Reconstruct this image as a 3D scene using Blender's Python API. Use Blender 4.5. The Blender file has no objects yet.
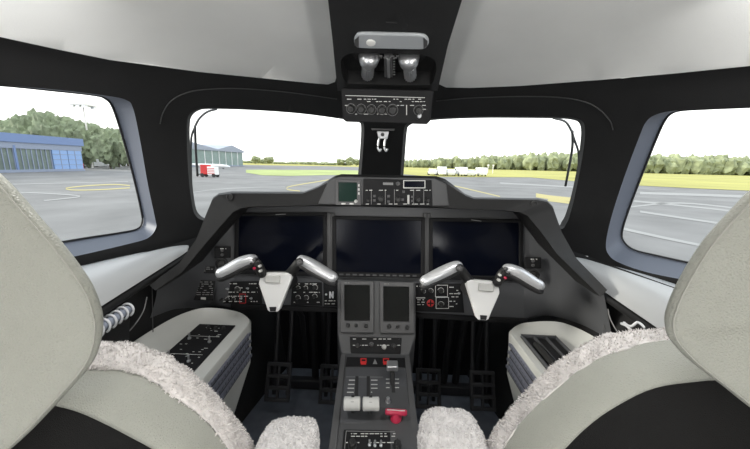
import bpy, bmesh, math, random
from mathutils import Vector, Matrix, noise
from mathutils.geometry import delaunay_2d_cdt
R = math.radians
sc = bpy.context.scene
col = sc.collection
rnd = random.Random(7)

# ------------------------------------------------------------------ camera, sky, sun, exposure
F_PX, PITCH, ROLL, YAW = 300.0, R(11.4), R(1.8), R(0.95)
EYE = Vector((-0.01, 0.0, 1.15))
cd = bpy.data.cameras.new('camera'); cam = bpy.data.objects.new('camera', cd); col.objects.link(cam)
cd.sensor_fit = 'HORIZONTAL'; cd.sensor_width = 36.0; cd.lens = 36.0 * F_PX / 750.0
cd.clip_start = 0.01; cd.clip_end = 3000
MROT = Matrix.Rotation(YAW, 3, 'Z') @ Matrix.Rotation(R(90) - PITCH, 3, 'X') @ Matrix.Rotation(ROLL, 3, 'Z')
cam.matrix_world = Matrix.Translation(EYE) @ MROT.to_4x4()
sc.camera = cam
sc.view_settings.view_transform = 'Standard'; sc.view_settings.look = 'None'
sc.view_settings.exposure = 0.88; sc.view_settings.gamma = 1.0; sc.view_settings.use_curve_mapping = False

w = bpy.data.worlds.new('sky'); sc.world = w; w.use_nodes = True
nt = w.node_tree; bgn = nt.nodes['Background']
tc = nt.nodes.new('ShaderNodeTexCoord'); sx = nt.nodes.new('ShaderNodeSeparateXYZ')
rp = nt.nodes.new('ShaderNodeValToRGB')
nt.links.new(tc.outputs['Generated'], sx.inputs[0]); nt.links.new(sx.outputs['Z'], rp.inputs[0])
rp.color_ramp.elements[0].position = 0.0; rp.color_ramp.elements[0].color = (1.0, 0.985, 0.95, 1)
rp.color_ramp.elements[1].position = 0.6; rp.color_ramp.elements[1].color = (0.86, 0.93, 1.0, 1)
nt.links.new(rp.outputs[0], bgn.inputs['Color']); bgn.inputs['Strength'].default_value = 1.25

sd = bpy.data.lights.new('sun', 'SUN'); so = bpy.data.objects.new('sun', sd); col.objects.link(so)
sd.energy = 2.2; sd.angle = R(14); sd.color = (1.0, 0.95, 0.86)
so.rotation_euler = Vector((0.90, 0.10, -0.25)).to_track_quat('-Z', 'Y').to_euler()
so.location = (-20, -10, 30)
# unseen area lights, added behind and above the camera to brighten the interior
def fill_light(x, y, z, e, sx_, sy_, c):
    d = bpy.data.lights.new('fill_light', 'AREA'); o = bpy.data.objects.new('fill_light', d); col.objects.link(o)
    d.shape = 'RECTANGLE'; d.size = sx_; d.size_y = sy_; d.energy = e; d.color = c; o.location = (x, y, z)
    return o
for x in (-0.60, 0.60):
    o = fill_light(x, -1.7, 1.28, 6, 0.34, 1.6, (0.98, 0.99, 1.0)); o.rotation_euler = (R(28), R(-math.copysign(28, x)), 0)
for x in (-0.42, 0.42): fill_light(x, 0.44, 1.42, 1.6, 0.22, 0.10, (1.0, 0.99, 0.97))
for x in (-0.66, 0.66):
    o = fill_light(x, -1.1, 0.80, 7, 0.12, 1.4, (1.0, 0.99, 0.97)); o.rotation_euler = (R(150), 0, 0)

# ------------------------------------------------------------------ unprojection and shapes
def ray(px, py): return (MROT @ Vector(((px - 375) / F_PX, (224.5 - py) / F_PX, -1.0))).normalized()
def atY(px, py, Y): d = ray(px, py); return EYE + d * (Y / d.y)
def atX(px, py, X): d = ray(px, py); return EYE + d * ((X - EYE.x) / d.x)
def atZ(px, py, Z): d = ray(px, py); return EYE + d * ((Z - EYE.z) / d.z)
class Plane:
    def __init__(s, p, n): s.p = Vector(p); s.n = Vector(n).normalized(); s.u = Vector((1, 0, 0)); s.u = (s.u - s.n * s.u.dot(s.n)).normalized(); s.v = s.n.cross(s.u)
    def at(s, px, py, lift=0.0):
        d = ray(px, py); q = s.p + s.n * 0
        return EYE + d * ((q - EYE).dot(s.n) / d.dot(s.n)) + s.n * lift
def tilt(y, z, deg): return Plane((0, y, EYE.z + z), (0, -math.cos(R(deg)), math.sin(R(deg))))
def shell_f(p, k=1.0):
    x, y, z = abs(p.x) / (0.85 * k), max(0, p.y - 0.2) / (1.5 * k), abs(p.z - EYE.z + 0.35) / (0.72 * k)
    return x ** 2.5 + y ** 2.2 + z ** 2.5 - 1
def onshell(px, py, k=1.0):
    d = ray(px, py); a, b = 0.02, 4.0
    for _ in range(40):
        m = (a + b) / 2
        if shell_f(EYE + d * m, k) < 0: a = m
        else: b = m
    return EYE + d * a
def cat(pts, n=6, closed=False):
    pts = [Vector(p) for p in pts]; N = len(pts); out = []
    rng = range(N) if closed else range(N - 1)
    for i in rng:
        p1, p2 = pts[i], pts[(i + 1) % N]
        p0 = pts[i - 1] if (closed or i > 0) else p1 * 2 - p2
        p3 = pts[(i + 2) % N] if (closed or i + 2 < N) else p2 * 2 - p1
        for k in range(n):
            t = k / n
            out.append(0.5 * ((2 * p1) + (p2 - p0) * t + (2 * p0 - 5 * p1 + 4 * p2 - p3) * t * t + (3 * p1 - p0 - 3 * p2 + p3) * t ** 3))
    if not closed: out.append(pts[-1])
    return out

class MB:
    def __init__(s): s.v = []; s.f = []
    def add(s, vs, fs):
        b = len(s.v); s.v += [Vector(q) for q in vs]; s.f += [[b + i for i in f] for f in fs]; return s
    def prism(s, poly, vec):
        n = len(poly); vec = Vector(vec); a = [Vector(p) for p in poly]
        return s.add(a + [p + vec for p in a], [list(range(n))[::-1], list(range(n, 2 * n))] + [[i, (i + 1) % n, n + (i + 1) % n, n + i] for i in range(n)])
    def slab(s, pl, pts, l0, l1):
        a = [pl.at(*p) for p in pts]
        return s.prism([q + pl.n * l0 for q in a], pl.n * (l1 - l0))
    def ring(s, pl, outer, inner, l0, l1):
        n = len(outer)
        o = [pl.at(*p) for p in outer]; i = [pl.at(*p) for p in inner]
        vs = [q + pl.n * l0 for q in o] + [q + pl.n * l1 for q in o] + [q + pl.n * l0 for q in i] + [q + pl.n * l1 for q in i]
        fs = []
        for k in range(n):
            j = (k + 1) % n
            fs += [[k, j, n + j, n + k], [n + k, n + j, 3 * n + j, 3 * n + k], [3 * n + k, 3 * n + j, 2 * n + j, 2 * n + k], [2 * n + k, 2 * n + j, j, k]]
        return s.add(vs, fs)
    def box(s, c, u, v, n):
        c, u, v, n = map(Vector, (c, u, v, n))
        vs = [c + u * a + v * b + n * d for d in (-1, 1) for a, b in ((-1, -1), (1, -1), (1, 1), (-1, 1))]
        return s.add(vs, [[3, 2, 1, 0], [4, 5, 6, 7], [0, 1, 5, 4], [1, 2, 6, 5], [2, 3, 7, 6], [3, 0, 4, 7]])
    def bx(s, x0, x1, y0, y1, z0, z1):
        return s.box(((x0 + x1) / 2, (y0 + y1) / 2, (z0 + z1) / 2), ((x1 - x0) / 2, 0, 0), (0, (y1 - y0) / 2, 0), (0, 0, (z1 - z0) / 2))
    def loft(s, rows, closed=False, caps=False):
        n = len(rows[0]); vs = [p for r in rows for p in r]; fs = []
        for i in range(len(rows) - 1):
            for k in range(n if closed else n - 1):
                j = (k + 1) % n
                fs.append([i * n + k, i * n + j, (i + 1) * n + j, (i + 1) * n + k])
        if caps: fs += [list(range(n))[::-1], list(range((len(rows) - 1) * n, len(rows) * n))]
        return s.add(vs, fs)
    def tube(s, path, rad, n=10, flat=1.0, up=(0, 0, 1), caps=True):
        path = [Vector(p) for p in path]; rows = []; up = Vector(up)
        for i, p in enumerate(path):
            t = (path[min(i + 1, len(path) - 1)] - path[max(i - 1, 0)]).normalized()
            a = t.cross(up)
            if a.length < 1e-4: a = t.cross(Vector((1, 0, 0)))
            a.normalize(); b = a.cross(t)
            r = rad[i] if isinstance(rad, (list, tuple)) else rad
            rows.append([p + a * (r * math.cos(2 * math.pi * k / n)) + b * (r * flat * math.sin(2 * math.pi * k / n)) for k in range(n)])
        return s.loft(rows, True, caps)
    def lathe(s, c, ax, prof, n=16):
        c, ax = Vector(c), Vector(ax).normalized(); a = ax.orthogonal().normalized(); b = ax.cross(a)
        rows = [[c + ax * h + (a * math.cos(2 * math.pi * k / n) + b * math.sin(2 * math.pi * k / n)) * r for k in range(n)] for r, h in prof]
        return s.loft(rows, True, True)
    def build(s, name, m, parent=None, bev=0.0, smooth=35, sub=0, solid=0.0, seg=2):
        me = bpy.data.meshes.new(name)
        off = root_loc(parent)
        me.from_pydata([q - off for q in s.v], [], s.f); me.update()
        b = bmesh.new(); b.from_mesh(me)
        bmesh.ops.remove_doubles(b, verts=b.verts, dist=1e-6)
        bmesh.ops.recalc_face_normals(b, faces=b.faces); b.to_mesh(me); b.free()
        me.materials.append(m)
        if smooth:
            me.shade_smooth()
            if smooth < 180: me.set_sharp_from_angle(angle=R(smooth))
        o = bpy.data.objects.new(name, me); col.objects.link(o)
        if parent is not None: o.parent = parent
        if solid:
            k = o.modifiers.new('thickness', 'SOLIDIFY'); k.thickness = abs(solid); k.offset = 1.0 if solid > 0 else -1.0
        if bev:
            k = o.modifiers.new('bevel', 'BEVEL'); k.width = bev; k.segments = seg; k.limit_method = 'ANGLE'; k.angle_limit = R(30)
        if sub:
            k = o.modifiers.new('subdivision', 'SUBSURF'); k.levels = sub; k.render_levels = sub
        return o
def root_loc(p):
    l = Vector((0, 0, 0))
    while p is not None: l += p.location; p = p.parent
    return l
def thing(name, label, cat_, loc, group=None):
    o = bpy.data.objects.new(name, None); col.objects.link(o); o.location = loc; o.empty_display_size = 0.05
    return tag(o, label, cat_, group)
def tag(o, label, cat_, group=None, kind=None):
    o['label'] = label; o['category'] = cat_
    if group: o['group'] = group
    if kind: o['kind'] = kind
    return o
def struct(o, label=None, cat_=None):
    o['kind'] = 'structure'
    if label: o['label'] = label
    if cat_: o['category'] = cat_
    return o
def copy_tree(o, parent=None):
    c = o.copy(); col.objects.link(c)
    if parent is not None: c.parent = parent
    for ch in list(o.children): copy_tree(ch, c)
    return c

# ------------------------------------------------------------------ materials
def mat(name, c, rough=0.5, metal=0.0, bump=0.0, scale=200, var=0.0, spec=0.5, vscale=None, kind='noise', sheen=0.0, coat=0.0, trans=0):
    m = bpy.data.materials.new(name); m.use_nodes = True; n = m.node_tree; p = n.nodes['Principled BSDF']
    p.inputs['Base Color'].default_value = (*c, 1); p.inputs['Roughness'].default_value = rough; p.inputs['Metallic'].default_value = metal
    p.inputs['Specular IOR Level'].default_value = spec
    if sheen: p.inputs['Sheen Weight'].default_value = sheen
    if coat: p.inputs['Coat Weight'].default_value = coat; p.inputs['Coat Roughness'].default_value = 0.1
    g = n.nodes.new('ShaderNodeTexCoord')
    if bump:
        if kind == 'voronoi':
            t = n.nodes.new('ShaderNodeTexVoronoi'); t.feature = 'DISTANCE_TO_EDGE'; out = t.outputs['Distance']
        else:
            t = n.nodes.new('ShaderNodeTexNoise'); t.inputs['Detail'].default_value = 3; out = t.outputs['Fac']
        t.inputs['Scale'].default_value = scale; n.links.new(g.outputs['Object'], t.inputs['Vector'])
        b = n.nodes.new('ShaderNodeBump'); b.inputs['Strength'].default_value = bump; b.inputs['Distance'].default_value = 0.002 if scale > 20 else 0.02
        n.links.new(out, b.inputs['Height']); n.links.new(b.outputs[0], p.inputs['Normal'])
    if var:
        t = n.nodes.new('ShaderNodeTexNoise'); t.inputs['Scale'].default_value = vscale or 8; t.inputs['Detail'].default_value = 4
        n.links.new(g.outputs['Object'], t.inputs['Vector'])
        r = n.nodes.new('ShaderNodeValToRGB'); r.color_ramp.elements[0].position = 0.3; r.color_ramp.elements[1].position = 0.7
        r.color_ramp.elements[0].color = (*[x * (1 - var) for x in c], 1); r.color_ramp.elements[1].color = (*[min(1, x * (1 + var)) for x in c], 1)
        n.links.new(t.outputs['Fac'], r.inputs[0]); n.links.new(r.outputs[0], p.inputs['Base Color'])
    return m
M = {}
M['liner'] = mat('black_liner', (0.018, 0.018, 0.0185), 0.75, bump=0.25, scale=700, var=0.08, spec=0.22)
M['liner_edge'] = mat('liner_seam', (0.05, 0.05, 0.052), 0.5)
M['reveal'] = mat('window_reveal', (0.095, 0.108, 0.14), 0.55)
M['headliner'] = mat('headliner_suede', (0.72, 0.725, 0.715), 0.9, bump=0.15, scale=500, var=0.03)
M['cream'] = mat('cream_leather', (0.30, 0.306, 0.272), 0.5, bump=0.6, scale=300, kind='voronoi', var=0.04, spec=0.35)
M['ledge'] = mat('ledge_leather', (0.41, 0.415, 0.415), 0.4, bump=0.15, scale=300, kind='voronoi', spec=0.5)
M['cream_plastic'] = mat('cream_plastic', (0.52, 0.525, 0.50), 0.4, var=0.03)
M['hood'] = mat('hood_leather', (0.013, 0.013, 0.0135), 0.6, bump=0.3, scale=500, kind='voronoi', spec=0.4)
M['panel'] = mat('panel_paint', (0.072, 0.074, 0.080), 0.4, bump=0.1, scale=900)
M['panel_dark'] = mat('panel_black', (0.011, 0.011, 0.012), 0.6, spec=0.2)
M['bezel'] = mat('bezel_grey', (0.075, 0.075, 0.077), 0.45)
M['screen'] = mat('screen_glass', (0.003, 0.004, 0.009), 0.16, spec=0.10)
M['screen_green'] = mat('green_display_glass', (0.010, 0.028, 0.022), 0.15, spec=0.15)
M['touch'] = mat('touch_glass', (0.008, 0.009, 0.009), 0.15, spec=0.15)
M['legend'] = mat('legend_white', (0.62, 0.62, 0.60), 0.6)
M['legend_dim'] = mat('legend_grey', (0.22, 0.22, 0.22), 0.6)
M['red'] = mat('signal_red', (0.55, 0.03, 0.03), 0.45)
M['crimson'] = mat('crimson_plastic', (0.48, 0.025, 0.07), 0.3)
M['silver'] = mat('satin_silver', (0.66, 0.67, 0.69), 0.3, metal=0.85)
M['grip'] = mat('silver_grip', (0.60, 0.61, 0.63), 0.32, metal=0.55)
M['hub'] = mat('hub_white', (0.80, 0.80, 0.79), 0.4)
M['knob'] = mat('knob_black', (0.02, 0.02, 0.02), 0.45)
M['rubber'] = mat('dark_rubber', (0.016, 0.016, 0.017), 0.6)
M['grille'] = mat('grille_metal', (0.20, 0.21, 0.26), 0.4, metal=0.3)
M['pedestal'] = mat('pedestal_paint', (0.066, 0.067, 0.070), 0.45, bump=0.1, scale=900)
M['lever'] = mat('lever_grey', (0.56, 0.56, 0.54), 0.4)
M['lens'] = mat('lens_grey', (0.40, 0.42, 0.44), 0.25, spec=0.6)
M['bulb'] = mat('bulb_white', (0.85, 0.85, 0.82), 0.2)
M['wool'] = mat('sheepskin', (0.66, 0.63, 0.615), 0.95, sheen=0.4, var=0.10, vscale=40, spec=0.1)
M['wool2'] = mat('sheepskin_fleece', (0.70, 0.68, 0.675), 0.95, sheen=0.3, var=0.08, vscale=90, spec=0.1)
M['carpet'] = mat('footwell_carpet', (0.11, 0.122, 0.145), 0.95, bump=0.4, scale=400, var=0.15, vscale=20)
M['black_leather'] = mat('black_leather', (0.005, 0.005, 0.005), 0.5, bump=0.4, scale=420, kind='voronoi', spec=0.12)
M['pedal'] = mat('pedal_metal', (0.04, 0.04, 0.043), 0.5, metal=0.3)
M['paper'] = mat('paper_white', (0.75, 0.76, 0.78), 0.6)
M['ring'] = mat('white_plastic', (0.78, 0.79, 0.82), 0.35)
M['cover_blue'] = mat('notebook_cover', (0.30, 0.33, 0.40), 0.5)
M['thread'] = mat('seam_thread', (0.33, 0.33, 0.30), 0.8)
M['wiper'] = mat('wiper_black', (0.06, 0.062, 0.065), 0.5)
M['cabin'] = mat('cabin_trim', (0.55, 0.53, 0.49), 0.8)
M['cabin_carpet'] = mat('cabin_carpet', (0.10, 0.09, 0.085), 0.95)
# glass: a clear pane with a weak reflection
gm = bpy.data.materials.new('window_glass'); gm.use_nodes = True; gn = gm.node_tree; gn.nodes.clear()
go = gn.nodes.new('ShaderNodeOutputMaterial'); gt = gn.nodes.new('ShaderNodeBsdfTransparent'); gg = gn.nodes.new('ShaderNodeBsdfGlossy'); gx = gn.nodes.new('ShaderNodeMixShader')
gt.inputs[0].default_value = (0.97, 0.985, 0.98, 1); gg.inputs['Roughness'].default_value = 0.02; gx.inputs[0].default_value = 0.03
gn.links.new(gt.outputs[0], gx.inputs[1]); gn.links.new(gg.outputs[0], gx.inputs[2]); gn.links.new(gx.outputs[0], go.inputs[0])
M['glass'] = gm
# outside
M['apron'] = mat('apron_asphalt', (0.155, 0.153, 0.150), 0.9, var=0.22, vscale=0.35)
M['grass'] = mat('field_grass', (0.335, 0.315, 0.075), 0.95, var=0.22, vscale=0.05)
M['grass_green'] = mat('verge_grass', (0.30, 0.35, 0.12), 0.95, var=0.2, vscale=0.1)
M['leaf'] = mat('tree_leaves_hazed', (0.20, 0.235, 0.145), 0.9, var=0.35, vscale=0.6, bump=1.0, scale=3)  # leaf green lightened, haze put into the colour
M['leaf2'] = mat('tree_leaves_far_hazed', (0.25, 0.275, 0.16), 0.95, var=0.35, vscale=0.25, bump=1.0, scale=1.5)  # paler still: distance haze painted into the leaves
M['trunk'] = mat('tree_bark', (0.12, 0.10, 0.07), 0.9)
M['blue_clad'] = mat('blue_cladding', (0.15, 0.22, 0.40), 0.5)
M['blue_door'] = mat('blue_door_panel', (0.23, 0.36, 0.62), 0.5)
M['door_glass'] = mat('hangar_door_glazing', (0.14, 0.18, 0.165), 0.35, var=0.2, vscale=0.8)
M['fascia'] = mat('pale_fascia', (0.24, 0.28, 0.37), 0.5)
M['white_paint'] = mat('white_paint', (0.80, 0.80, 0.80), 0.4)
M['mark_white'] = mat('marking_white', (0.25, 0.248, 0.24), 0.8)
M['mark_yellow'] = mat('marking_yellow', (0.36, 0.31, 0.12), 0.8)
M['roofing'] = mat('hangar_roofing', (0.30, 0.33, 0.39), 0.6)
M['green_glaze'] = mat('green_glazing', (0.21, 0.28, 0.26), 0.4, var=0.1, vscale=0.6)
M['car_glass'] = mat('car_glass', (0.08, 0.09, 0.10), 0.15)
M['tyre'] = mat('tyre_black', (0.03, 0.03, 0.03), 0.8)
M['mast'] = mat('mast_galvanised', (0.72, 0.70, 0.66), 0.5)

# ------------------------------------------------------------------ setting: black liner with four window openings
LOOPS = {}
def smooth_loop(pts, n=4): return [(p.x, p.y) for p in cat([(x, y, 0) for x, y in pts], n, True)]
# opening edge on the liner, then edge of the pane farther out
LOOPS['sl'] = (smooth_loop([(-150, 75), (-60, 80), (0, 85), (60, 90), (108, 96), (126, 100), (133, 108), (140, 140), (148, 185), (155, 218), (156, 228), (148, 238), (128, 244), (90, 253), (50, 262), (0, 274), (-70, 292), (-160, 312), (-185, 280), (-180, 180), (-175, 100)]),
               smooth_loop([(-150, 77), (-60, 82), (0, 85), (50, 90), (94, 95), (106, 99), (113, 108), (122, 135), (133, 175), (141, 210), (142, 222), (137, 229), (118, 233), (85, 238), (45, 245), (0, 254), (-70, 268), (-150, 284), (-172, 265), (-170, 180), (-166, 100)]))
LOOPS['sr'] = (smooth_loop([(655, 115), (672, 111), (700, 110), (750, 108), (830, 104), (900, 100), (930, 112), (935, 200), (940, 330), (900, 345), (830, 325), (760, 297), (700, 283), (650, 273), (620, 263), (609, 255), (606, 243), (612, 215), (625, 175), (640, 135), (646, 122)]),
               smooth_loop([(672, 113), (684, 110), (710, 108.5), (755, 106), (830, 102), (890, 100), (918, 112), (924, 200), (928, 300), (890, 312), (830, 300), (760, 278), (700, 265), (655, 255), (635, 250), (625, 243), (622, 233), (628, 212), (640, 180), (655, 142), (664, 122)]))
LOOPS['wl'] = (smooth_loop([(187, 124), (189, 115), (196, 110), (208, 108), (250, 109.5), (300, 113), (345, 119), (360, 121), (364, 126), (363, 150), (360, 185), (356, 215), (330, 224), (280, 226), (230, 224), (206, 221), (196, 216), (192, 204), (188.5, 175), (187, 145)]),
               smooth_loop([(190, 124), (192, 116), (198, 111), (209, 109), (250, 110), (300, 113.5), (345, 119.5), (358, 122), (361, 127), (360, 150), (357, 185), (353, 214), (330, 222), (280, 224), (230, 222), (208, 219), (199, 214), (195, 204), (191.5, 175), (190, 145)]))
LOOPS['wr'] = (smooth_loop([(404, 130), (407, 124), (416, 121), (440, 118), (480, 116.5), (520, 116.5), (560, 117), (576, 118.5), (583, 122), (585, 130), (584, 145), (581, 165), (576, 190), (571, 211), (566, 224), (556, 230), (500, 233), (440, 229), (408, 222), (400, 212), (400, 185), (402, 155)]),
               smooth_loop([(407, 131), (409, 126), (417, 122.5), (440, 119.5), (480, 118), (520, 118), (558, 118.5), (573, 120), (579, 123), (581, 131), (580, 145), (577.5, 165), (572.5, 190), (567, 210), (562, 221), (553, 227), (500, 230), (440, 226), (411, 219), (404, 211), (403, 185), (405, 155)]))
def inpoly(x, y, P):
    c = False; j = len(P) - 1
    for i in range(len(P)):
        if (P[i][1] > y) != (P[j][1] > y) and x < (P[j][0] - P[i][0]) * (y - P[i][1]) / (P[j][1] - P[i][1]) + P[i][0]: c = not c
        j = i
    return c
def sheet(outer, holes, step, k, proj=onshell):
    vs = []; es = []
    for L in [outer] + holes:
        b = len(vs); vs += [Vector(p) for p in L]; es += [(b + i, b + (i + 1) % len(L)) for i in range(len(L))]
    xs = [p[0] for p in outer]; ys = [p[1] for p in outer]
    x = min(xs) + step
    while x < max(xs):
        y = min(ys) + step
        while y < max(ys):
            if inpoly(x, y, outer) and not any(inpoly(x, y, H) for H in holes): vs.append(Vector((x, y)))
            y += step
        x += step
    rv, _, rf = delaunay_2d_cdt(vs, es, [], 0, 1e-4)[:3]
    m = MB(); fs = []
    for f in rf:
        cx = sum(rv[i].x for i in f) / 3; cy = sum(rv[i].y for i in f) / 3
        if inpoly(cx, cy, outer) and not any(inpoly(cx, cy, H) for H in holes): fs.append(list(f))
    return m.add([proj(p.x, p.y, k) for p in rv], fs)
def rect(x0, y0, x1, y1, s=16):
    a = [(x0 + (x1 - x0) * i / s, y0) for i in range(s)] + [(x1, y0 + (y1 - y0) * i / s) for i in range(s)]
    return a + [(x1 - (x1 - x0) * i / s, y1) for i in range(s)] + [(x0, y1 - (y1 - y0) * i / s) for i in range(s)]
LN = rect(-270, -330, 1020, 430)[:32] + [(1020, 430), (900, 430), (760, 430), (622, 430), (614, 360), (606, 300), (588, 256), (540, 252), (480, 250), (420, 247), (384, 245), (340, 244), (280, 244), (230, 245), (190, 250), (166, 300), (158, 360), (150, 430), (0, 430), (-140, 430)] + rect(-270, -330, 1020, 430)[48:]
ln = sheet(LN, [LOOPS[k][0] for k in ('sl', 'wl', 'wr', 'sr')], 13, 1.0)
struct(ln.build('wall_front', M['liner'], smooth=180), 'black cockpit liner around the windshields and side windows', 'wall')
for i, (k, dep, txt) in enumerate((('sl', 1.075, 'left side window with a thick grey reveal'), ('wl', 1.03, 'left windshield'), ('wr', 1.03, 'right windshield'), ('sr', 1.075, 'right side window with a thick grey reveal'))):
    a, b = LOOPS[k]
    A = [onshell(*p) for p in a]; Bq = [onshell(*p, dep) for p in b]
    A1 = [A[j].lerp(Bq[j], 0.08) + (A[j] - EYE).normalized() * 0.004 for j in range(len(A))]
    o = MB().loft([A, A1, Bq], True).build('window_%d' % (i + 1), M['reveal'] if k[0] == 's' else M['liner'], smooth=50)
    struct(o, txt, 'window')
    pane = sheet(b, [], 30, dep).build('pane', M['glass'], o, smooth=180)
    if k[0] == 's':   # dark rubber gasket round the pane
        MB().tube([onshell(*p, dep * 0.995) for p in b] + [onshell(*b[0], dep * 0.995)], 0.0028, 6, caps=False).build('gasket', M['rubber'], o, smooth=180)
# cream headliner panels either side of the overhead console
HL = [(-270, -10), (-120, 14), (0, 37), (60, 50), (110, 60), (200, 72), (260, 78), (310, 83), (328, 84.5), (335, 82), (337, 75), (333, 40), (328, 0), (318, -90), (300, -200), (290, -300), (100, -300), (-270, -300)]
HR = [(438, 77), (438.5, 84), (446, 87.5), (470, 88), (520, 86), (600, 80), (680, 73), (750, 66), (860, 52), (1010, 30), (1010, -300), (700, -300), (500, -300), (490, -200), (478, -90), (462, 0), (448, 45)]
struct(sheet(HL, [], 14, 0.985).build('ceiling', M['headliner'], smooth=180, solid=0.012, bev=0.004), 'cream headliner panel left of the overhead console', 'ceiling')
struct(sheet(HR, [], 14, 0.985).build('ceiling', M['headliner'], smooth=180, solid=0.012, bev=0.004), 'cream headliner panel right of the overhead console', 'ceiling')
# seams of the windshield surround
def seam(n, pts, r=0.0016, m='liner_edge'):
    o = MB().tube([onshell(p.x, p.y, 0.997) for p in cat([(x, y, 0) for x, y in pts], 6)], r, 6).build(n, M[m], smooth=180)
    return struct(o)
seam('trim_1', [(160, 124), (163, 113), (170, 102), (182, 94.5), (200, 90), (236, 88.5), (285, 92), (337, 99)])
seam('trim_2', [(436, 101), (470, 98), (520, 96.5), (560, 97.5), (585, 102), (600, 110), (610, 121), (613, 130)])

# floor, side walls, foot bulkhead, cabin behind
E = EYE.z
struct(MB().bx(-0.78, 0.78, -2.6, 1.55, -0.03, 0.0).build('floor', M['carpet']))
struct(MB().bx(-0.70, 0.70, 1.50, 1.53, 0.0, E - 0.32).build('wall_foot', M['panel_dark']))
for s, nm in ((-1, 'wall_left'), (1, 'wall_right')):
    yy = [0.0, 0.4, 0.7, 0.9, 1.1, 1.3, 1.5]; xx = [0.84, 0.84, 0.72, 0.68, 0.64, 0.60, 0.55]
    rows = [[Vector((s * (x + dx), y, z)) for y, x in zip(yy, xx)] for z, dx in ((0, -0.04), (0.35, 0.0), (0.70, 0.0), (0.86, 0.05))]
    struct(MB().loft(rows).build(nm, M['liner'], smooth=60))
cab = MB()
def sect(y, k=1.03):
    out = []
    for i in range(33):
        a = R(-40 + 260 * i / 32); c, sn = math.cos(a), math.sin(a)
        out.append(Vector((0.85 * k * math.copysign(abs(c) ** 0.8, c), y, E - 0.35 + 0.72 * k * math.copysign(abs(sn) ** 0.8, sn))))
    return out
ys = [0.52, 0.0, -0.4, -0.7, -1.1, -1.4, -1.8, -2.1, -2.6]
rows = [sect(y) for y in ys]
n = 33
for i in range(len(rows) - 1):
    for j in range(n - 1):
        win = i in (2, 4, 6) and (j in (5, 6, 7) or j in (24, 25, 26))
        if not win: cab.add([rows[i][j], rows[i][j + 1], rows[i + 1][j + 1], rows[i + 1][j]], [[0, 1, 2, 3]])
struct(cab.build('wall_cabin', M['cabin'], smooth=60))
struct(MB().bx(-0.9, 0.9, -2.63, -2.6, -0.03, E + 0.4).build('wall_back', M['cabin']))

# ------------------------------------------------------------------ side ledges
for s in (-1, 1):
    if s < 0:
        top = [(188, 248.5), (184, 246), (150, 251), (110, 259), (60, 271), (0, 286), (-90, 308)]
        bot = [(188, 250), (185, 253), (168, 264), (138, 283), (97, 309), (40, 345), (-60, 405)]
    else:
        top = [(569, 260.5), (573, 257), (610, 265), (650, 276), (700, 292), (760, 311), (850, 340)]
        bot = [(569, 262), (572, 266), (584, 277), (615, 299), (653, 325), (720, 372), (820, 440)]
    T = cat([onshell(*p, 0.99) for p in top], 5); Bt = cat([atX(p[0], p[1], s * x) for p, x in zip(bot, (0.665, 0.66, 0.655, 0.65, 0.645, 0.645, 0.645))], 5)
    rows = []
    for t in range(9):
        u = t / 8; rows.append([a.lerp(b, u) + Vector((-s * 0.018, 0, 0.022)) * math.sin(math.pi * u) * min(1, k / 8) for k, (a, b) in enumerate(zip(T, Bt))])
    rows.append([b + Vector((s * 0.02, 0, -0.012)) for b in Bt])
    o = MB().loft(rows).build('trim_%d' % (3 if s < 0 else 4), M['ledge'], smooth=80, solid=-0.006)
    struct(o, 'cream leather ledge under the %s side window' % ('left' if s < 0 else 'right'), 'ledge')
    # black roll that carries the ledge
    path = [b + Vector((s * 0.012, 0, -0.017)) for b in Bt]
    struct(MB().tube(path, 0.013, 8).build('trim_%d' % (5 if s < 0 else 6), M['hood'], smooth=180))
seam_l = [atX(152, 275, -0.68), atX(152.5, 300, -0.675), atX(153, 332, -0.672)]
struct(MB().tube(seam_l, 0.0012, 6).build('trim_7', M['liner_edge']))
struct(MB().tube([atX(603, 292, 0.68), atX(603.5, 310, 0.676), atX(604, 332, 0.672)], 0.0012, 6).build('trim_8', M['liner_edge']))
struct(MB().tube(cat([atX(147, 297, -0.66), atX(143, 312, -0.66), atX(132, 328, -0.66), atX(116, 343, -0.66)], 5), 0.0016, 6).build('trim_9', M['legend_dim'], smooth=180))
struct(MB().tube(cat([atX(608, 309, 0.66), atX(610, 318, 0.66), atX(615, 328, 0.66), atX(622, 338, 0.66)], 5), 0.0016, 6).build('trim_10', M['legend_dim'], smooth=180))

# ------------------------------------------------------------------ instrument panel with its hood
PAN = tilt(1.06, -0.30, 8)
ip = thing('instrument_panel', 'wide black instrument panel with leather hood under the windshields', 'instrument panel', (0, 1.06, E - 0.45))
outer = [(150, 283), (180, 262), (197, 238), (206, 212), (211, 198), (217, 193.5), (230, 191.5), (303, 192), (318, 186), (334, 176), (341, 174), (437, 176), (446, 179), (466, 194), (475, 197.5), (540, 198.5), (549, 200.5), (555, 207), (563, 232), (577, 258), (606, 288)]
inner = [(158, 290), (184, 272), (203, 249), (222, 228), (236, 213), (244, 209), (255, 207.5), (303, 206.5), (312, 206.5), (334, 207), (360, 207), (400, 208), (430, 208.5), (452, 209), (460, 209.5), (500, 211), (516, 212.5), (524, 216), (536, 229), (554, 253), (598, 296)]
LY = [0.80, 0.88, 0.93, 0.96, 0.97] + [0.98] * 11 + [0.97, 0.97, 0.95, 0.91, 0.80]
def rs(pts, Ys, n=4): return cat([atY(p[0], p[1], y) for p, y in zip(pts, Ys)], n)
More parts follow.
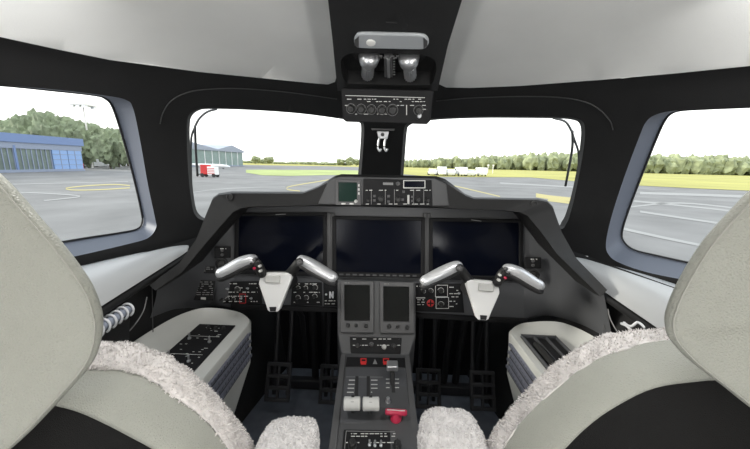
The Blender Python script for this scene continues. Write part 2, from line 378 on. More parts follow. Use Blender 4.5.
# sharper resampling: linear pieces keep the straight edges of the hood straight
def lin(pts, Ys, n=4):
    P = [atY(p[0], p[1], y) for p, y in zip(pts, Ys)]; out = []
    for i in range(len(P) - 1): out += [P[i].lerp(P[i + 1], k / n) for k in range(n)]
    return out + [P[-1]]
O = lin(outer, LY); I = lin(inner, LY)
C0 = [o.lerp(i, 0.5) for o, i in zip(O, I)]
hood = MB()
Of = [p + Vector((0, 0.36 if 12 < k < 68 else 0.15, -0.13 if 12 < k < 68 else 0.0)) for k, p in enumerate(O)]
Ob = [p + Vector((0, 0.012, -0.0005)) for p in O]
O2 = [o.lerp(i, 0.10) + Vector((0, -0.008, 0)) for o, i in zip(O, I)]
I2 = [o.lerp(i, 0.92) + Vector((0, -0.008, 0)) for o, i in zip(O, I)]
Ib = [p + Vector((0, 0.012, 0)) for p in I]
If = [p + Vector((0, 0.10, 0.004)) for p in I]
hood.loft([Of, Ob, O2, I2, Ib, If])
hood.build('glareshield', M['hood'], ip, smooth=40)
# main face and the two wings sweeping round to the side walls
face = MB().slab(PAN, [(232, 203), (526, 206), (526, 320), (497, 319), (414, 314), (340, 309), (262, 306), (232, 305)], -0.02, 0.0)
face.build('panel_face', M['panel'], ip)
wl = [[(234, 204), (234, 250), (234, 290), (234, 306)], [(212, 226), (211, 260), (208, 288), (205, 305)], [(186, 258), (184, 280), (181, 300), (178, 314)], [(158, 282), (156, 297), (152, 312), (147, 328)]]
wr = [[(524, 206), (524, 250), (524, 290), (524, 319)], [(548, 236), (549, 262), (550, 290), (550, 314)], [(574, 262), (576, 285), (579, 305), (582, 322)], [(603, 288), (606, 305), (609, 320), (612, 337)]]
for nm, W in (('wing_panel', wl), ('wing_panel', wr)):
    rows = [[PAN.at(*p) for p in W[0]]] + [[atY(p[0], p[1], y) for p in c] for c, y in zip(W[1:], (1.01, 0.92, 0.82))]
    rows = [cat(r, 4) for r in rows]
    rows = [list(r) for r in zip(*[cat(list(c), 5) for c in zip(*rows)])]
    rows = [r + [r[-1] + Vector((0, 0.01, -0.012)), r[-1] + Vector((0, 0.06, -0.006))] for r in rows]
    MB().loft(rows).build(nm, M['panel'], ip, smooth=50)
MB().slab(PAN, [(232, 303), (262, 304), (340, 307), (414, 312), (497, 317), (526, 318), (526, 322), (497, 322), (414, 317), (340, 312), (262, 309), (232, 308)], -0.03, 0.012).build('lower_lip', M['panel_dark'], ip, bev=0.003)
# hood vents in the two upper corners
for px, py in ((230, 197), (534, 204)):
    b = MB(); c = atY(px, py, 0.968); b.lathe(c, (0, -1, 0.1), [(0.0, 0), (0.011, 0), (0.011, 0.004), (0.008, 0.005), (0.007, 0.001), (0, 0.001)], 14)
    b.build('hood_sensor', M['knob'], ip)
# vertical rails between the displays
for x0, x1 in ((324.5, 335.5), (422, 431)):
    b = MB()
    b.slab(PAN, [(x0 + 1, 213), (x1 - 1, 213), (x1 - 1, 279), (x0 + 1, 279)], 0.0, 0.012)
    b.slab(PAN, [(x0 + 4, 213), (x1 - 4, 213), (x1 - 4, 279), (x0 + 4, 279)], 0.012, 0.017)
    b.build('divider_rail', M['bezel'], ip, bev=0.002)

def dashes(pl, boxes, lift, mname, parent, name='lettering', seed=1, h=0.9, dens=0.6, lab=None):
    r = random.Random(seed)
    for (x0, y0, x1, y1, dy) in boxes:
        y = y0; b = MB()
        while y <= y1:
            x = x0
            while x < x1:
                L = r.uniform(1.2, 4.5)
                if r.random() < dens or not b.v:
                    b.slab(pl, [(x, y), (min(x + L, x1), y), (min(x + L, x1), y + h), (x, y + h)], lift, lift + 0.0004)
                x += L + r.uniform(0.7, 2.2)
            y += dy
        b.build(name, M[mname], parent, smooth=0)
def outline(pl, x0, y0, x1, y1, w_, lift, mname, parent, name='outline'):
    return MB().ring(pl, [(x0, y0), (x1, y0), (x1, y1), (x0, y1)], [(x0 + w_, y0 + w_), (x1 - w_, y0 + w_), (x1 - w_, y1 - w_), (x0 + w_, y1 - w_)], lift, lift + 0.0005).build(name, M[mname], parent, smooth=0)
def knob(pl, px, py, r, h, parent, mname='knob', name='knob', base=0.0, n=14, bar=True):
    b = MB(); c = pl.at(px, py, base)
    b.lathe(c, pl.n, [(0, 0), (r * 1.15, 0), (r * 1.15, h * 0.15), (r, h * 0.2), (r * 0.88, h * 0.92), (r * 0.75, h), (0, h)], n)
    if bar: b.box(c + pl.n * (h * 1.1), pl.u * r * 0.16, pl.v * r * 0.75, pl.n * h * 0.14)
    return b.build(name, M[mname], parent)
def toggle(pl, px, py, parent, base=0.0, m='silver', L=0.014, lean=0.3):
    c = pl.at(px, py, base); d = (pl.n + pl.v * lean).normalized()
    b = MB().lathe(c, pl.n, [(0, 0), (0.004, 0), (0.004, 0.003), (0, 0.003)], 8)
    b.tube([c + d * 0.002, c + d * L * 0.7, c + d * L], [0.0014, 0.0022, 0.0024], 8)
    return b.build('toggle_switch', M[m], parent)

# ------------------------------------------------------------------ three displays
def display(lab, q, keys):
    TL, TR, BR, BL = q
    t = thing('flight_display', lab, 'display', PAN.at((BL[0] + BR[0]) / 2, BL[1] + 4), 'large flight displays across the panel')
    ex = lambda a, b: [(TL[0] - a, TL[1] - b), (TR[0] + a, TR[1] - b), (BR[0] + a, BR[1] + b * 1.4), (BL[0] - a, BL[1] + b * 1.4)]
    MB().ring(PAN, ex(4.2, 3.6), ex(0.4, 0.4), 0.0, 0.016).build('bezel', M['panel_dark'], t, bev=0.003)
    MB().slab(PAN, ex(1.0, 1.0), 0.002, 0.010).build('screen', M['screen'], t)
    if keys:
        for i in range(12):
            x = BL[0] + 3 + i * 6.55; y = BL[1] + 2.1 + i * 0.14
            MB().slab(PAN, [(x, y), (x + 3.9, y + .06), (x + 3.9, y + 1.5), (x, y + 1.44)], 0.016, 0.0185).build('key', M['bezel'], t)
    else:
        x = (TL[0] + TR[0]) / 2
        MB().slab(PAN, [(x - 5, TL[1] - 2.4), (x + 5, TR[1] - 2.4), (x + 5, TR[1] - 1.6), (x - 5, TL[1] - 1.6)], 0.016, 0.0164).build('maker_mark', M['legend_dim'], t)
    return t
display('left of the three dark flight displays, behind the left control yoke', [(241, 216.5), (323.3, 216), (323.3, 271), (240, 268)], False)
display('middle of the three dark flight displays, with a row of keys along its bottom edge', [(337, 219.5), (420.5, 221), (420, 272.3), (337, 270.5)], True)
display('right of the three dark flight displays, behind the right control yoke', [(432.5, 221.5), (517, 223), (517, 275), (432.5, 273.5)], False)

# ------------------------------------------------------------------ eyebrow: standby display and guidance panel
EB = Plane(atY(383, 190, 0.972), (0, -1, 0.0))
t = thing('guidance_panel', 'black autopilot control panel with knobs in the raised middle of the hood', 'control panel', EB.at(398, 206))
MB().slab(EB, [(329, 180), (340, 176.5), (434, 178), (446, 184), (449, 206), (318, 204)], 0.0, 0.006).build('housing', M['pedestal'], t, bev=0.003)
MB().slab(EB, [(363.5, 178.5), (431, 180), (432, 206), (363, 205)], 0.006, 0.012).build('panel_face', M['panel_dark'], t, bev=0.0015)
outline(EB, 403, 180, 424.8, 188, 0.8, 0.012, 'legend', t, 'readout_border')
MB().slab(EB, [(404.2, 181.2), (423.6, 181.4), (423.6, 186.8), (404.2, 186.6)], 0.012, 0.0128).build('readout', M['screen'], t)
MB().slab(EB, [(383, 182.2), (393, 182.4), (393, 184.8), (383, 184.6)], 0.012, 0.0126).build('lettering', M['legend_dim'], t)
for x, y, r in ((368.7, 199.5, .0055), (380.8, 198.5, .0085), (397.8, 198.8, .008), (417.5, 198.8, .007), (427, 199.5, .006)): knob(EB, x, y, r, 0.014, t, 'knob', base=0.012)
knob(EB, 397.7, 183.4, 0.006, 0.010, t, 'bezel', base=0.012)
for x, y in ((374.5, 195.6), (374.5, 200), (388.5, 195.8), (388.5, 201), (403.3, 191.3), (402.4, 199), (412, 196.5), (412, 200.4)):
    MB().slab(EB, [(x - 1.3, y - 1.2), (x + 1.3, y - 1.2), (x + 1.3, y + 1.2), (x - 1.3, y + 1.2)], 0.012, 0.0155).build('push_button', M['bezel'], t, bev=0.0008)
MB().slab(EB, [(407, 194.5), (409, 194.5), (409, 203.5), (407, 203.5)], 0.012, 0.018).build('thumb_wheel', M['lever'], t, bev=0.001)
dashes(EB, [(366, 189.6, 430, 191.5, 3.2), (366, 203.2, 430, 203.6, 4)], 0.0121, 'legend', t, seed=3, h=0.7, dens=0.65)
for x in (371.2, 385, 394, 413, 423): MB().slab(EB, [(x, 189), (x + .5, 189), (x + .5, 204), (x, 204)], 0.012, 0.0124).build('divider_line', M['legend_dim'], t, smooth=0)
t = thing('standby_display', 'small square green-tinted standby display at the left end of the autopilot panel', 'display', EB.at(349, 204))
MB().ring(EB, [(336.6, 179.5), (361, 180), (361, 204.8), (336.2, 204.4)], [(339, 182), (357.3, 182.2), (357.3, 201.2), (339, 201)], 0.006, 0.014).build('bezel', M['bezel'], t, bev=0.001)
MB().slab(EB, [(338.5, 181.5), (357.8, 181.7), (357.8, 201.7), (338.5, 201.5)], 0.006, 0.011).build('screen', M['screen_green'], t)
knob(EB, 356.3, 200.8, 0.005, 0.009, t, 'lever', base=0.014)
for x in (344, 352): MB().slab(EB, [(x - 2, 202.4), (x + 2, 202.4), (x + 2, 203.8), (x - 2, 203.8)], 0.014, 0.016).build('key', M['lever'], t)
for y in (184, 188, 192): MB().slab(EB, [(358.4, y), (359.9, y), (359.9, y + 2.2), (358.4, y + 2.2)], 0.014, 0.016).build('key', M['lever'], t)

# ------------------------------------------------------------------ switch panels, placards, side outlets on the panel
def swpanel(lab, poly, knobs, toggles, dash, seed, red=None, boxes=(), pl=PAN):
    t = thing('switch_panel', lab, 'switch panel', pl.at(*poly[-1]))
    MB().slab(pl, poly, 0.0, 0.004).build('plate', M['panel_dark'], t, bev=0.001)
    for x, y, r in knobs:
        k_ = knob(pl, x, y, r, 0.013, t, base=0.004)
        c = pl.at(x, y, 0.0043); a0 = rnd.uniform(-0.5, 0.5)
        MB().tube([c + (pl.u * math.cos(q) + pl.v * math.sin(q)) * r * 1.5 for q in [a0 + R(-30 + 200 * j / 14) for j in range(15)]], 0.0008, 4).build('dial_arc', M['legend'], k_, smooth=0)
    for x, y in toggles: toggle(pl, x, y, t, base=0.004)
    for q in boxes: outline(pl, *q, 0.5, 0.0041, 'legend', t)
    dashes(pl, dash, 0.0041, 'legend', t, seed=seed, h=0.8, dens=0.6)
    if red: outline(pl, *red, 0.5, 0.0042, 'red', t, 'red_outline')
    return t
swpanel('dark switch panel left of the left yoke hub, with one red-edged switch', [(219, 281.5), (262, 281), (262, 303.5), (216, 303)], [(238, 289, .007), (222.5, 298.5, .0045), (228, 298.5, .0045), (234, 298.5, .0045)], [(228.5, 288.5), (248.5, 288), (242, 298), (252, 298)], [(221, 283, 258, 293, 4.2), (219, 295.5, 258, 302.5, 5.2)], 11, (240, 293.5, 246.5, 303))
swpanel('dark switch panel right of the left yoke hub, two rows of knobs', [(292.5, 282.5), (322, 282), (322.5, 305.5), (291, 305)], [(298.5, 287.5, .005), (306, 287.5, .005), (315, 287.2, .007), (298.3, 297.3, .006), (306.5, 297.3, .006), (315, 296, .006)], [], [(294, 283.2, 320, 284, 3), (294, 291.6, 320, 292.6, 4), (294, 301.5, 320, 304, 3)], 12)
t = swpanel('narrow dark plate with a white hooked lever left of the touch screens', [(323.5, 282), (338.5, 282), (338.5, 306), (324, 306)], [], [(326.5, 294)], [(325, 300, 337, 303.5, 3)], 13)
b = MB(); b.slab(PAN, [(329.6, 291), (331, 291), (332.6, 294.6), (332.6, 291), (334, 291), (334, 297.6), (332.6, 297.6), (331, 294), (331, 297.6), (329.6, 297.6)], 0.004, 0.010); b.build('lever', M['ring'], t, bev=0.001)
t = swpanel('dark switch panel beside the right yoke with white boxes and a red round button', [(414, 283), (461.5, 283.5), (464, 312.5), (414, 311)], [(423, 291, .006), (430.5, 290.5, .006), (440.5, 290.5, .0075), (440.8, 304, .007)], [(458.5, 293)], [(416, 285.5, 428, 288, 3), (417, 299, 424.5, 304, 2.4), (449, 286.5, 458, 297, 3.2), (449, 300.5, 457, 306, 2.6)], 14, boxes=((435, 284.6, 447.5, 296.6), (435.6, 296.8, 448.6, 308.3), (416, 297.0, 425, 298.0)))
b = MB(); b.lathe(PAN.at(430.2, 302.6, 0.004), PAN.n, [(0, 0), (0.0135, 0), (0.0135, 0.003), (0.011, 0.004), (0.011, 0.0035), (0, 0.0035)], 20)
bt = b.build('fire_button', M['red'], t)
b = MB(); b.slab(PAN, [(429.6, 299.6), (430.8, 299.6), (430.8, 305.6), (429.6, 305.6)], 0.0075, 0.0085); b.slab(PAN, [(427.2, 302), (433.2, 302), (433.2, 303.2), (427.2, 303.2)], 0.0075, 0.0085); b.build('cross_bar', M['panel_dark'], bt, smooth=0)
# placards printed on the left wing
WP = Plane(atY(204, 290, 0.985), (0.33, -1, 0.10))
o = thing('placard', 'printed grey placard on the panel left of the left yoke grip', 'placard', WP.at(203, 300))
MB().slab(WP, [(195, 279.5), (215.5, 281), (213, 300.5), (191.5, 299.5)], 0.0, 0.0015).build('plate', M['panel_dark'], o)
dashes(WP, [(196.5, 281.5, 213, 296, 2.1)], 0.0016, 'legend_dim', o, seed=21, h=0.7, dens=0.85)
MB().slab(WP, [(201, 297), (206, 297.2), (206, 299.4), (201, 299.2)], 0.0015, 0.002).build('white_tab', M['legend'], o)
o = thing('placard', 'small printed lines above the left placard under the round outlet', 'placard', WP.at(203, 273))
MB().slab(WP, [(195, 265.5), (215, 266.5), (214.5, 273.5), (194.5, 272.5)], 0.0, 0.001).build('plate', M['panel_dark'], o)
dashes(WP, [(196, 266.8, 213, 271.5, 1.9)], 0.0011, 'legend_dim', o, seed=22, h=0.6, dens=0.85)
for sfx, bx_, ox, pl in (('left', (215, 246.5, 231, 257.5), (222, 263.5), Plane(atY(222, 255, 1.012), (0.25, -1, 0.1))), ('right', (524, 257, 540.5, 268), (532.5, 274.5), Plane(atY(532, 265, 1.018), (-0.25, -1, 0.1)))):
    o = thing('jack_box', 'square dark audio plate on the %s wing of the panel' % sfx, 'socket plate', pl.at(bx_[0], bx_[3]))
    x0, y0, x1, y1 = bx_
    MB().slab(pl, [(x0, y0), (x1, y0), (x1, y1), (x0, y1)], 0, 0.010).build('plate', M['panel_dark'], o, bev=0.002)
    for q in (0.3, 0.7): knob(pl, x0 + (x1 - x0) * 0.5, y0 + (y1 - y0) * q, 0.005, 0.006, o, 'bezel', 'socket', base=0.010, bar=False)
    dashes(pl, [(x0 + 6, y0 + 1.2, x1 - 4, y0 + 1.6, 3)], 0.0101, 'legend', o, seed=5, dens=1)
    o = thing('air_outlet', 'round black air outlet below the %s audio plate' % sfx, 'air vent', pl.at(ox[0], ox[1] + 5))
    c = pl.at(*ox)
    MB().lathe(c, pl.n, [(0.021, 0), (0.021, 0.008), (0.017, 0.010), (0.015, 0.002), (0.0, 0.002)], 20).build('collar', M['rubber'], o)
    MB().lathe(c + pl.n * 0.002, pl.n, [(0.011, 0), (0.010, 0.006), (0.0, 0.009)], 16).build('nozzle', M['knob'], o)

# ------------------------------------------------------------------ control yokes (built once, then copied)
def make_yoke():
    Y0 = 0.875
    hubc = atY(276, 291, Y0)
    t = thing('control_yoke', 'left control yoke with pale hub and two silver ram-horn grips', 'control yoke', hubc, 'control yokes')
    HP = Plane(hubc, (0, -1, 0.16))
    poly = [(261.5, 274), (263, 273), (288, 273), (291, 274.3), (291.8, 278), (279.5, 310), (277.5, 312), (269.5, 312), (267.6, 310.5), (258.6, 284), (259, 281)]
    MB().slab(HP, poly, -0.022, 0.0).build('hub', M['hub'], t, bev=0.004, seg=3)
    h = MB().slab(HP, [(265.5, 275.5), (280.5, 275.5), (280.5, 282.5), (265.5, 282.5)], 0.0, 0.007).build('clip', M['lever'], t, bev=0.002)
    MB().slab(HP, [(269.5, 306.8), (276.6, 306.8), (275.8, 311.2), (270.2, 311.2)], 0.0, 0.003).build('catch', M['rubber'], t, bev=0.001)
    MB().tube([hubc + Vector((0, 0.012, -0.005)), hubc + Vector((0, 0.25, -0.045))], 0.022, 14).build('column', M['rubber'], t)
    # arms behind the hub
    for side in (0, 1):
        P = [(284, 280), (292, 271), (299, 263)] if side else [(268, 279), (262, 272), (256, 266)]
        ys_ = (Y0 + 0.034, Y0 + 0.02, Y0 + 0.004)
        MB().tube(cat([atY(x, y, yy) for (x, y), yy in zip(P, ys_)], 4), [0.017, 0.017, 0.016] + [0.015] * 6, 12, 0.8, up=(0, -1, 0)).build('arm', M['knob'], t)
        G = [(297.5, 259.5), (304, 261), (314, 266.5), (326, 273.5), (336.5, 279.5)] if side else [(257.5, 259.5), (250, 259.8), (240, 263.5), (228, 270), (217, 275)]
        gy = (Y0, Y0 - 0.004, Y0 - 0.010, Y0 - 0.018, Y0 - 0.026)
        pth = cat([atY(x, y, yy) for (x, y), yy in zip(G, gy)], 5)
        nn = len(pth)
        rad = [0.0125 + 0.0075 * math.sin(math.pi * min(0.75, 0.05 + 0.9 * k / nn)) if k < nn - 2 else (0.0155, 0.010)[k - nn + 2] for k in range(nn)]
        rad[0] *= 0.6; rad[1] *= 0.9
        MB().tube(pth, rad, 14, 0.95).build('grip', M['grip'], t, smooth=180)
        low = [p + Vector((0, 0.001, -0.0145)) for p in pth]
        MB().tube(low[3:], [r * 0.92 for r in rad[3:]], 14, 0.8).build('grip_underside', M['rubber'], t, smooth=180)
        hx, hy = (299.5, 262) if side else (257.5, 264.5)
        hc = atY(hx, hy, Y0 - 0.022)
        if side:
            hd = MB().lathe(hc, (0.1, -1, 0.1), [(0, -0.010), (0.010, -0.009), (0.0125, 0.0), (0.010, 0.009), (0, 0.010)], 16).build('switch_head', M['knob'], t)
            MB().lathe(atY(299.5, 262, Y0 - 0.034), (0, -1, 0.1), [(0, 0), (0.008, 0), (0.008, 0.004), (0.004, 0.005), (0.004, 0.009), (0, 0.010)], 12).build('push_button', M['bezel'], hd)
        else:
            a = [atY(252.5, 260, Y0), atY(257, 264, Y0 - 0.004), atY(261, 271, Y0 + 0.002), atY(262, 277, Y0 + 0.006)]
            hd = MB().tube(cat(a, 4), [0.011] + [0.015] * 10 + [0.011, 0.008], 12, 0.85, up=(0, -1, 0)).build('switch_head', M['knob'], t, smooth=180)
            for bx_, by, m_, r_ in ((254.5, 259.5, 'bezel', .0055), (258.2, 262, 'knob', .006), (254.6, 268.2, 'crimson', .0042), (259.8, 266, 'lever', .004), (260.5, 271, 'lever', .0045), (251.5, 263.5, 'knob', .004)):
                MB().lathe(atY(bx_, by, Y0 - 0.016), (0, -1, 0.1), [(0, -0.006), (r_, -0.006), (r_, 0.004), (r_ * .6, 0.006), (0, 0.006)], 10).build('push_button', M[m_], hd)
    return t
yk = make_yoke()
y2 = copy_tree(yk)
# the copilot's yoke is the mirror image
def mirror_tree(src, dst):
    for a, b_ in zip(sorted(src.children, key=lambda o: o.name), sorted(dst.children, key=lambda o: o.name)):
        pass
for o in [y2] + list(y2.children_recursive):
    if o.type == 'MESH':
        me = o.data.copy(); o.data = me
        for v in me.vertices: v.co.x = -v.co.x
        me.flip_normals()
y2.location = atY(481.5, 299, 0.875)
y2['label'] = 'right control yoke with pale hub and two silver ram-horn grips'

# ------------------------------------------------------------------ centre pedestal
TP = Plane(atY(377, 308, 0.965), (0, -math.sin(R(60)), math.cos(R(60))))
pd = thing('center_pedestal', 'dark grey centre pedestal with levers running down from the touch screens', 'pedestal', (0, 0.75, 0))
def pt(px, py, Y): return atY(px, py, Y)
top_rows = [[TP.at(337, 280), TP.at(415.5, 282)], [TP.at(337.6, 333), TP.at(415.5, 335)]]
l0, r0 = TP.at(337, 279), TP.at(415.8, 281.5)
l1, r1 = TP.at(337.6, 333), TP.at(415.6, 335.5)
kp_n = None
l2, r2 = atY(341, 353, 0.885), atY(409.5, 354.5, 0.885)
PZ = l2.z
l2b, r2b = l2 + Vector((0, -0.004, -0.004)), r2 + Vector((0, -0.004, -0.004))
l3, r3 = atY(328.5, 449, 0.60), atY(420.5, 449, 0.60)
l4, r4 = l3 + (l3 - l2) * 0.6, r3 + (r3 - r2) * 0.6
prof_l = [l0, l1, l2, l3, l4]; prof_r = [r0, r1, r2, r3, r4]
base = MB()
def down(p, z): return Vector((p.x * 0.98, p.y + 0.05, z))
rowsL = [[Vector((p.x, p.y, p.z)) for p in prof_l], [down(p, 0.0) for p in prof_l]]
rows = [[down(p, 0.0) for p in prof_l], prof_l, prof_r, [down(p, 0.0) for p in prof_r]]
base.loft(rows)
base.add([l4, r4, down(r4, 0), down(l4, 0)], [[0, 1, 2, 3]])
base.add([l0, r0, down(r0, 0) + Vector((0, .05, 0)), down(l0, 0) + Vector((0, .05, 0))], [[0, 1, 2, 3]])
base.build('body', M['pedestal'], pd, smooth=25, bev=0.004)
QP = Plane((l2 + r2) / 2, (l3 - l2).cross(r2 - l2) if (l3 - l2).cross(r2 - l2).z > 0 else (r2 - l2).cross(l3 - l2))
QP.u = (r2 - l2).normalized(); QP.v = QP.n.cross(QP.u)
# raised side rails
for a, b_ in (((341, 356), (328.5, 449)), ((409.5, 357), (420.5, 449))):
    s_ = 1 if a[0] < 375 else -1
    MB().slab(QP, [(a[0], a[1]), (a[0] + 5 * s_, a[1]), (b_[0] + 7 * s_, b_[1] + 8), (b_[0] - s_ * .8, b_[1] + 8)], 0.0, 0.006).build('side_rail', M['bezel'], pd, bev=0.002)
MB().slab(QP, [(347, 357.5), (405.5, 358.5), (407.5, 368), (345.5, 367)], 0.0, 0.003).build('fire_panel', M['panel_dark'], pd, bev=0.001)
b = MB()
for x in (363.5, 386): b.ring(QP, [(x - 3, 359), (x + 3, 359), (x + 3, 364), (x - 3, 364)], [(x - 2, 360), (x + 2, 360), (x + 2, 363.2), (x - 2, 363.2)], 0.003, 0.0036); b.slab(QP, [(x - 2.6, 362), (x + 2.6, 362), (x + 2.6, 365.4), (x - 2.6, 365.4)], 0.003, 0.0038)
b.build('red_mark', M['red'], pd, smooth=0)
MB().slab(QP, [(375, 359.6), (377.4, 364.8), (372.8, 364.8)], 0.003, 0.0036).build('triangle_mark', M['legend_dim'], pd, smooth=0)
MB().slab(QP, [(346, 369), (407.5, 370), (413.5, 424.5), (340, 423.5)], 0.0, 0.003).build('quadrant_plate', M['panel'], pd, bev=0.001)
for x0, x1, y0, y1, m_ in ((357, 356, 377, 412, 0), (368.3, 368.3, 377, 412, 0), (391.8, 393.8, 370, 397, 0)):
    MB().slab(QP, [(x0 - 1.6, y0), (x0 + 1.6, y0), (x1 + 1.8, y1), (x1 - 1.8, y1)], 0.003, 0.0035).build('lever_slot', M['rubber'], pd, smooth=0)
b = MB()
for y in (380.5, 384.8, 388.6, 392.6):
    b.slab(QP, [(349 - (y - 380) * .16, y), (355 - (y - 380) * .1, y), (355 - (y - 380) * .1, y + 0.8), (349 - (y - 380) * .16, y + 0.8)], 0.003, 0.0034)
    b.slab(QP, [(371, y), (377.5, y), (377.5, y + 0.8), (371, y + 0.8)], 0.003, 0.0034)
for y in (379.5, 383.5, 388, 393):
    b.slab(QP, [(386, y), (389.5, y), (389.5, y + 0.7), (386, y + 0.7)], 0.003, 0.0034); b.slab(QP, [(395, y), (399, y), (399, y + 0.7), (395, y + 0.7)], 0.003, 0.0034)
for x0, y, x1 in ((380, 405.2, 385), (380, 410, 385), (396, 401.5, 401), (397, 404, 402)): b.slab(QP, [(x0, y), (x1, y), (x1, y + 0.8), (x0, y + 0.8)], 0.003, 0.0034)
b.build('lettering', M['legend'], pd, smooth=0)
MB().slab(QP, [(346, 377.4), (383, 377.6), (383, 378), (346, 377.8)], 0.003, 0.0033).build('divider_line', M['legend_dim'], pd, smooth=0)
LP = Plane(QP.p + QP.n * 0.045, QP.n); LP.u, LP.v = QP.u, QP.v
for cx, cy, sx0 in ((352.1, 403.5, 357), (371, 403.8, 368.3)):
    c = LP.at(cx, cy); f = LP.at(cx - 8.4, cy); g = LP.at(cx + 8.4, cy)
    u = (g - f)
    hb = MB().tube([f, f + u * 0.04, f + u * 0.96, g], [0.0125, 0.0165, 0.0165, 0.0125], 18, 1.0).build('thrust_lever', M['lever'], pd, smooth=50)
    s0 = QP.at(sx0, 407, 0.0)
    MB().box((c * 0.35 + s0 * 0.15 + c * 0.5), QP.u * 0.004, QP.v * 0.010, QP.n * 0.022).build('lever_stem', M['rubber'], hb)
# flap lever
c = QP.at(392.5, 386, 0.0); hd = LP.at(392.3, 365.8)
fl = MB().box(hd, QP.u * 0.0165, QP.v * 0.013, QP.n * 0.009).build('flap_lever', M['silver'], pd, bev=0.003)
MB().tube([c, hd - QP.n * 0.006], [0.006, 0.0075], 8, 0.6).build('lever_stem', M['rubber'], fl)
# small silver lift knob and the red emergency brake handle
knob(QP, 388, 402.5, 0.006, 0.016, pd, 'silver', 'lift_knob', base=0.003, bar=False)
RP = Plane(QP.p + QP.n * 0.028, QP.n)
f, g = RP.at(385.2, 411.6), RP.at(407, 412.8); u = g - f
br = MB().tube([f, f + u * 0.06, f + u * 0.94, g], [0.005, 0.0078, 0.0078, 0.005], 14).build('brake_handle', M['crimson'], pd, smooth=60)
MB().lathe(QP.at(395.8, 419.5, 0.003), QP.n, [(0.015, 0), (0.0155, 0.008), (0.012, 0.014), (0.007, 0.026), (0, 0.027)], 14).build('handle_base', M['crimson'], br)
b = MB().slab(RP, [(387, 411.4), (405, 412.4), (405, 413.1), (387, 412.1)], 0.0072, 0.0082).build('lettering', M['legend'], br, smooth=0)
# trim panel at the bottom edge of the picture
MB().slab(QP, [(344, 430.5), (407.5, 431.5), (410, 462), (341.5, 461)], 0.0, 0.005).build('trim_panel', M['panel_dark'], pd, bev=0.0015)
b = MB(); b.ring(QP, [(346, 432), (405.8, 433), (408, 460), (343.6, 459)], [(346.6, 432.6), (405.2, 433.6), (407.4, 459.4), (344.2, 458.4)], 0.005, 0.0054)
b.build('outline', M['legend_dim'], pd, smooth=0)
dashes(QP, [(351, 434.6, 402, 434.9, 3), (351, 437.2, 402, 437.6, 3), (346, 443.5, 405, 444, 4)], 0.0051, 'legend', pd, seed=31, h=0.8, dens=0.75)
for x, y in ((352.5, 447), (397, 448)): knob(QP, x, y, 0.010, 0.016, pd, 'knob', base=0.005)
for x, y in ((369.5, 446.5), (381, 447), (375, 447)): toggle(QP, x, y, pd, base=0.005)

# knob strip under the touch screens: a unit of its own
KP = Plane((l1 + r1 + l2 + r2) / 4, (r1 - l1).cross(l2 - l1)); KP.n = KP.n if KP.n.y < 0 else -KP.n; KP.u = (r1 - l1).normalized(); KP.v = KP.n.cross(KP.u)
t = thing('audio_panel', 'black knob strip below the two touch screens', 'control panel', KP.at(376, 352))
MB().slab(KP, [(350, 337), (401.5, 338), (400.5, 354), (351, 353)], 0.0, 0.006).build('plate', M['panel_dark'], t, bev=0.0015)
for x, y, r, m_ in ((358, 345.8, .007, 'knob'), (371.5, 344.5, .007, 'bezel'), (384, 347, .007, 'lever'), (393.5, 346.3, .008, 'knob')): knob(KP, x, y, r, 0.012, t, m_, base=0.006)
dashes(KP, [(353, 338.8, 399, 339.4, 3), (353, 345, 400, 347, 3.4)], 0.0061, 'legend', t, seed=33, h=0.7, dens=0.5)
# touch screen controllers
def touch(lab, bz, scn, kn):
    t = thing('touch_controller', lab, 'touch screen', TP.at((bz[0] + bz[2]) / 2, bz[3]), 'touch controllers')
    x0, y0, x1, y1 = bz; a, b_, c, d = scn
    MB().ring(TP, [(x0, y0), (x1, y0 + .3), (x1, y1 + .3), (x0, y1)], [(a, b_), (c, b_ + .3), (c, d + .3), (a, d)], 0.0, 0.012).build('bezel', M['bezel'], t, bev=0.003)
    MB().slab(TP, [(a - .5, b_ - .5), (c + .5, b_ - .2), (c + .5, d + .8), (a - .5, d + .5)], 0.0, 0.008).build('screen', M['touch'], t)
    for i, (x, y) in enumerate(kn): knob(TP, x, y, 0.0062 if i != 1 else 0.005, 0.014, t, 'knob', base=0.012)
    dashes(TP, [(x0 + 4, y0 + 1.6, x0 + 9, y0 + 2, 3)], 0.0121, 'legend_dim', t, seed=41, h=0.7, dens=1)
    return t
touch('left portrait touch screen in a grey bezel at the top of the pedestal', (340.8, 281.4, 373.8, 333), (344.6, 285.2, 370, 320.5), ((348.3, 325.4), (356.3, 325.4), (366.2, 326)))
touch('right portrait touch screen in a grey bezel at the top of the pedestal', (380, 282.4, 413.6, 333.6), (383.2, 286.8, 409, 321.3), ((389, 326.5), (397.5, 326.7), (407, 327.4)))

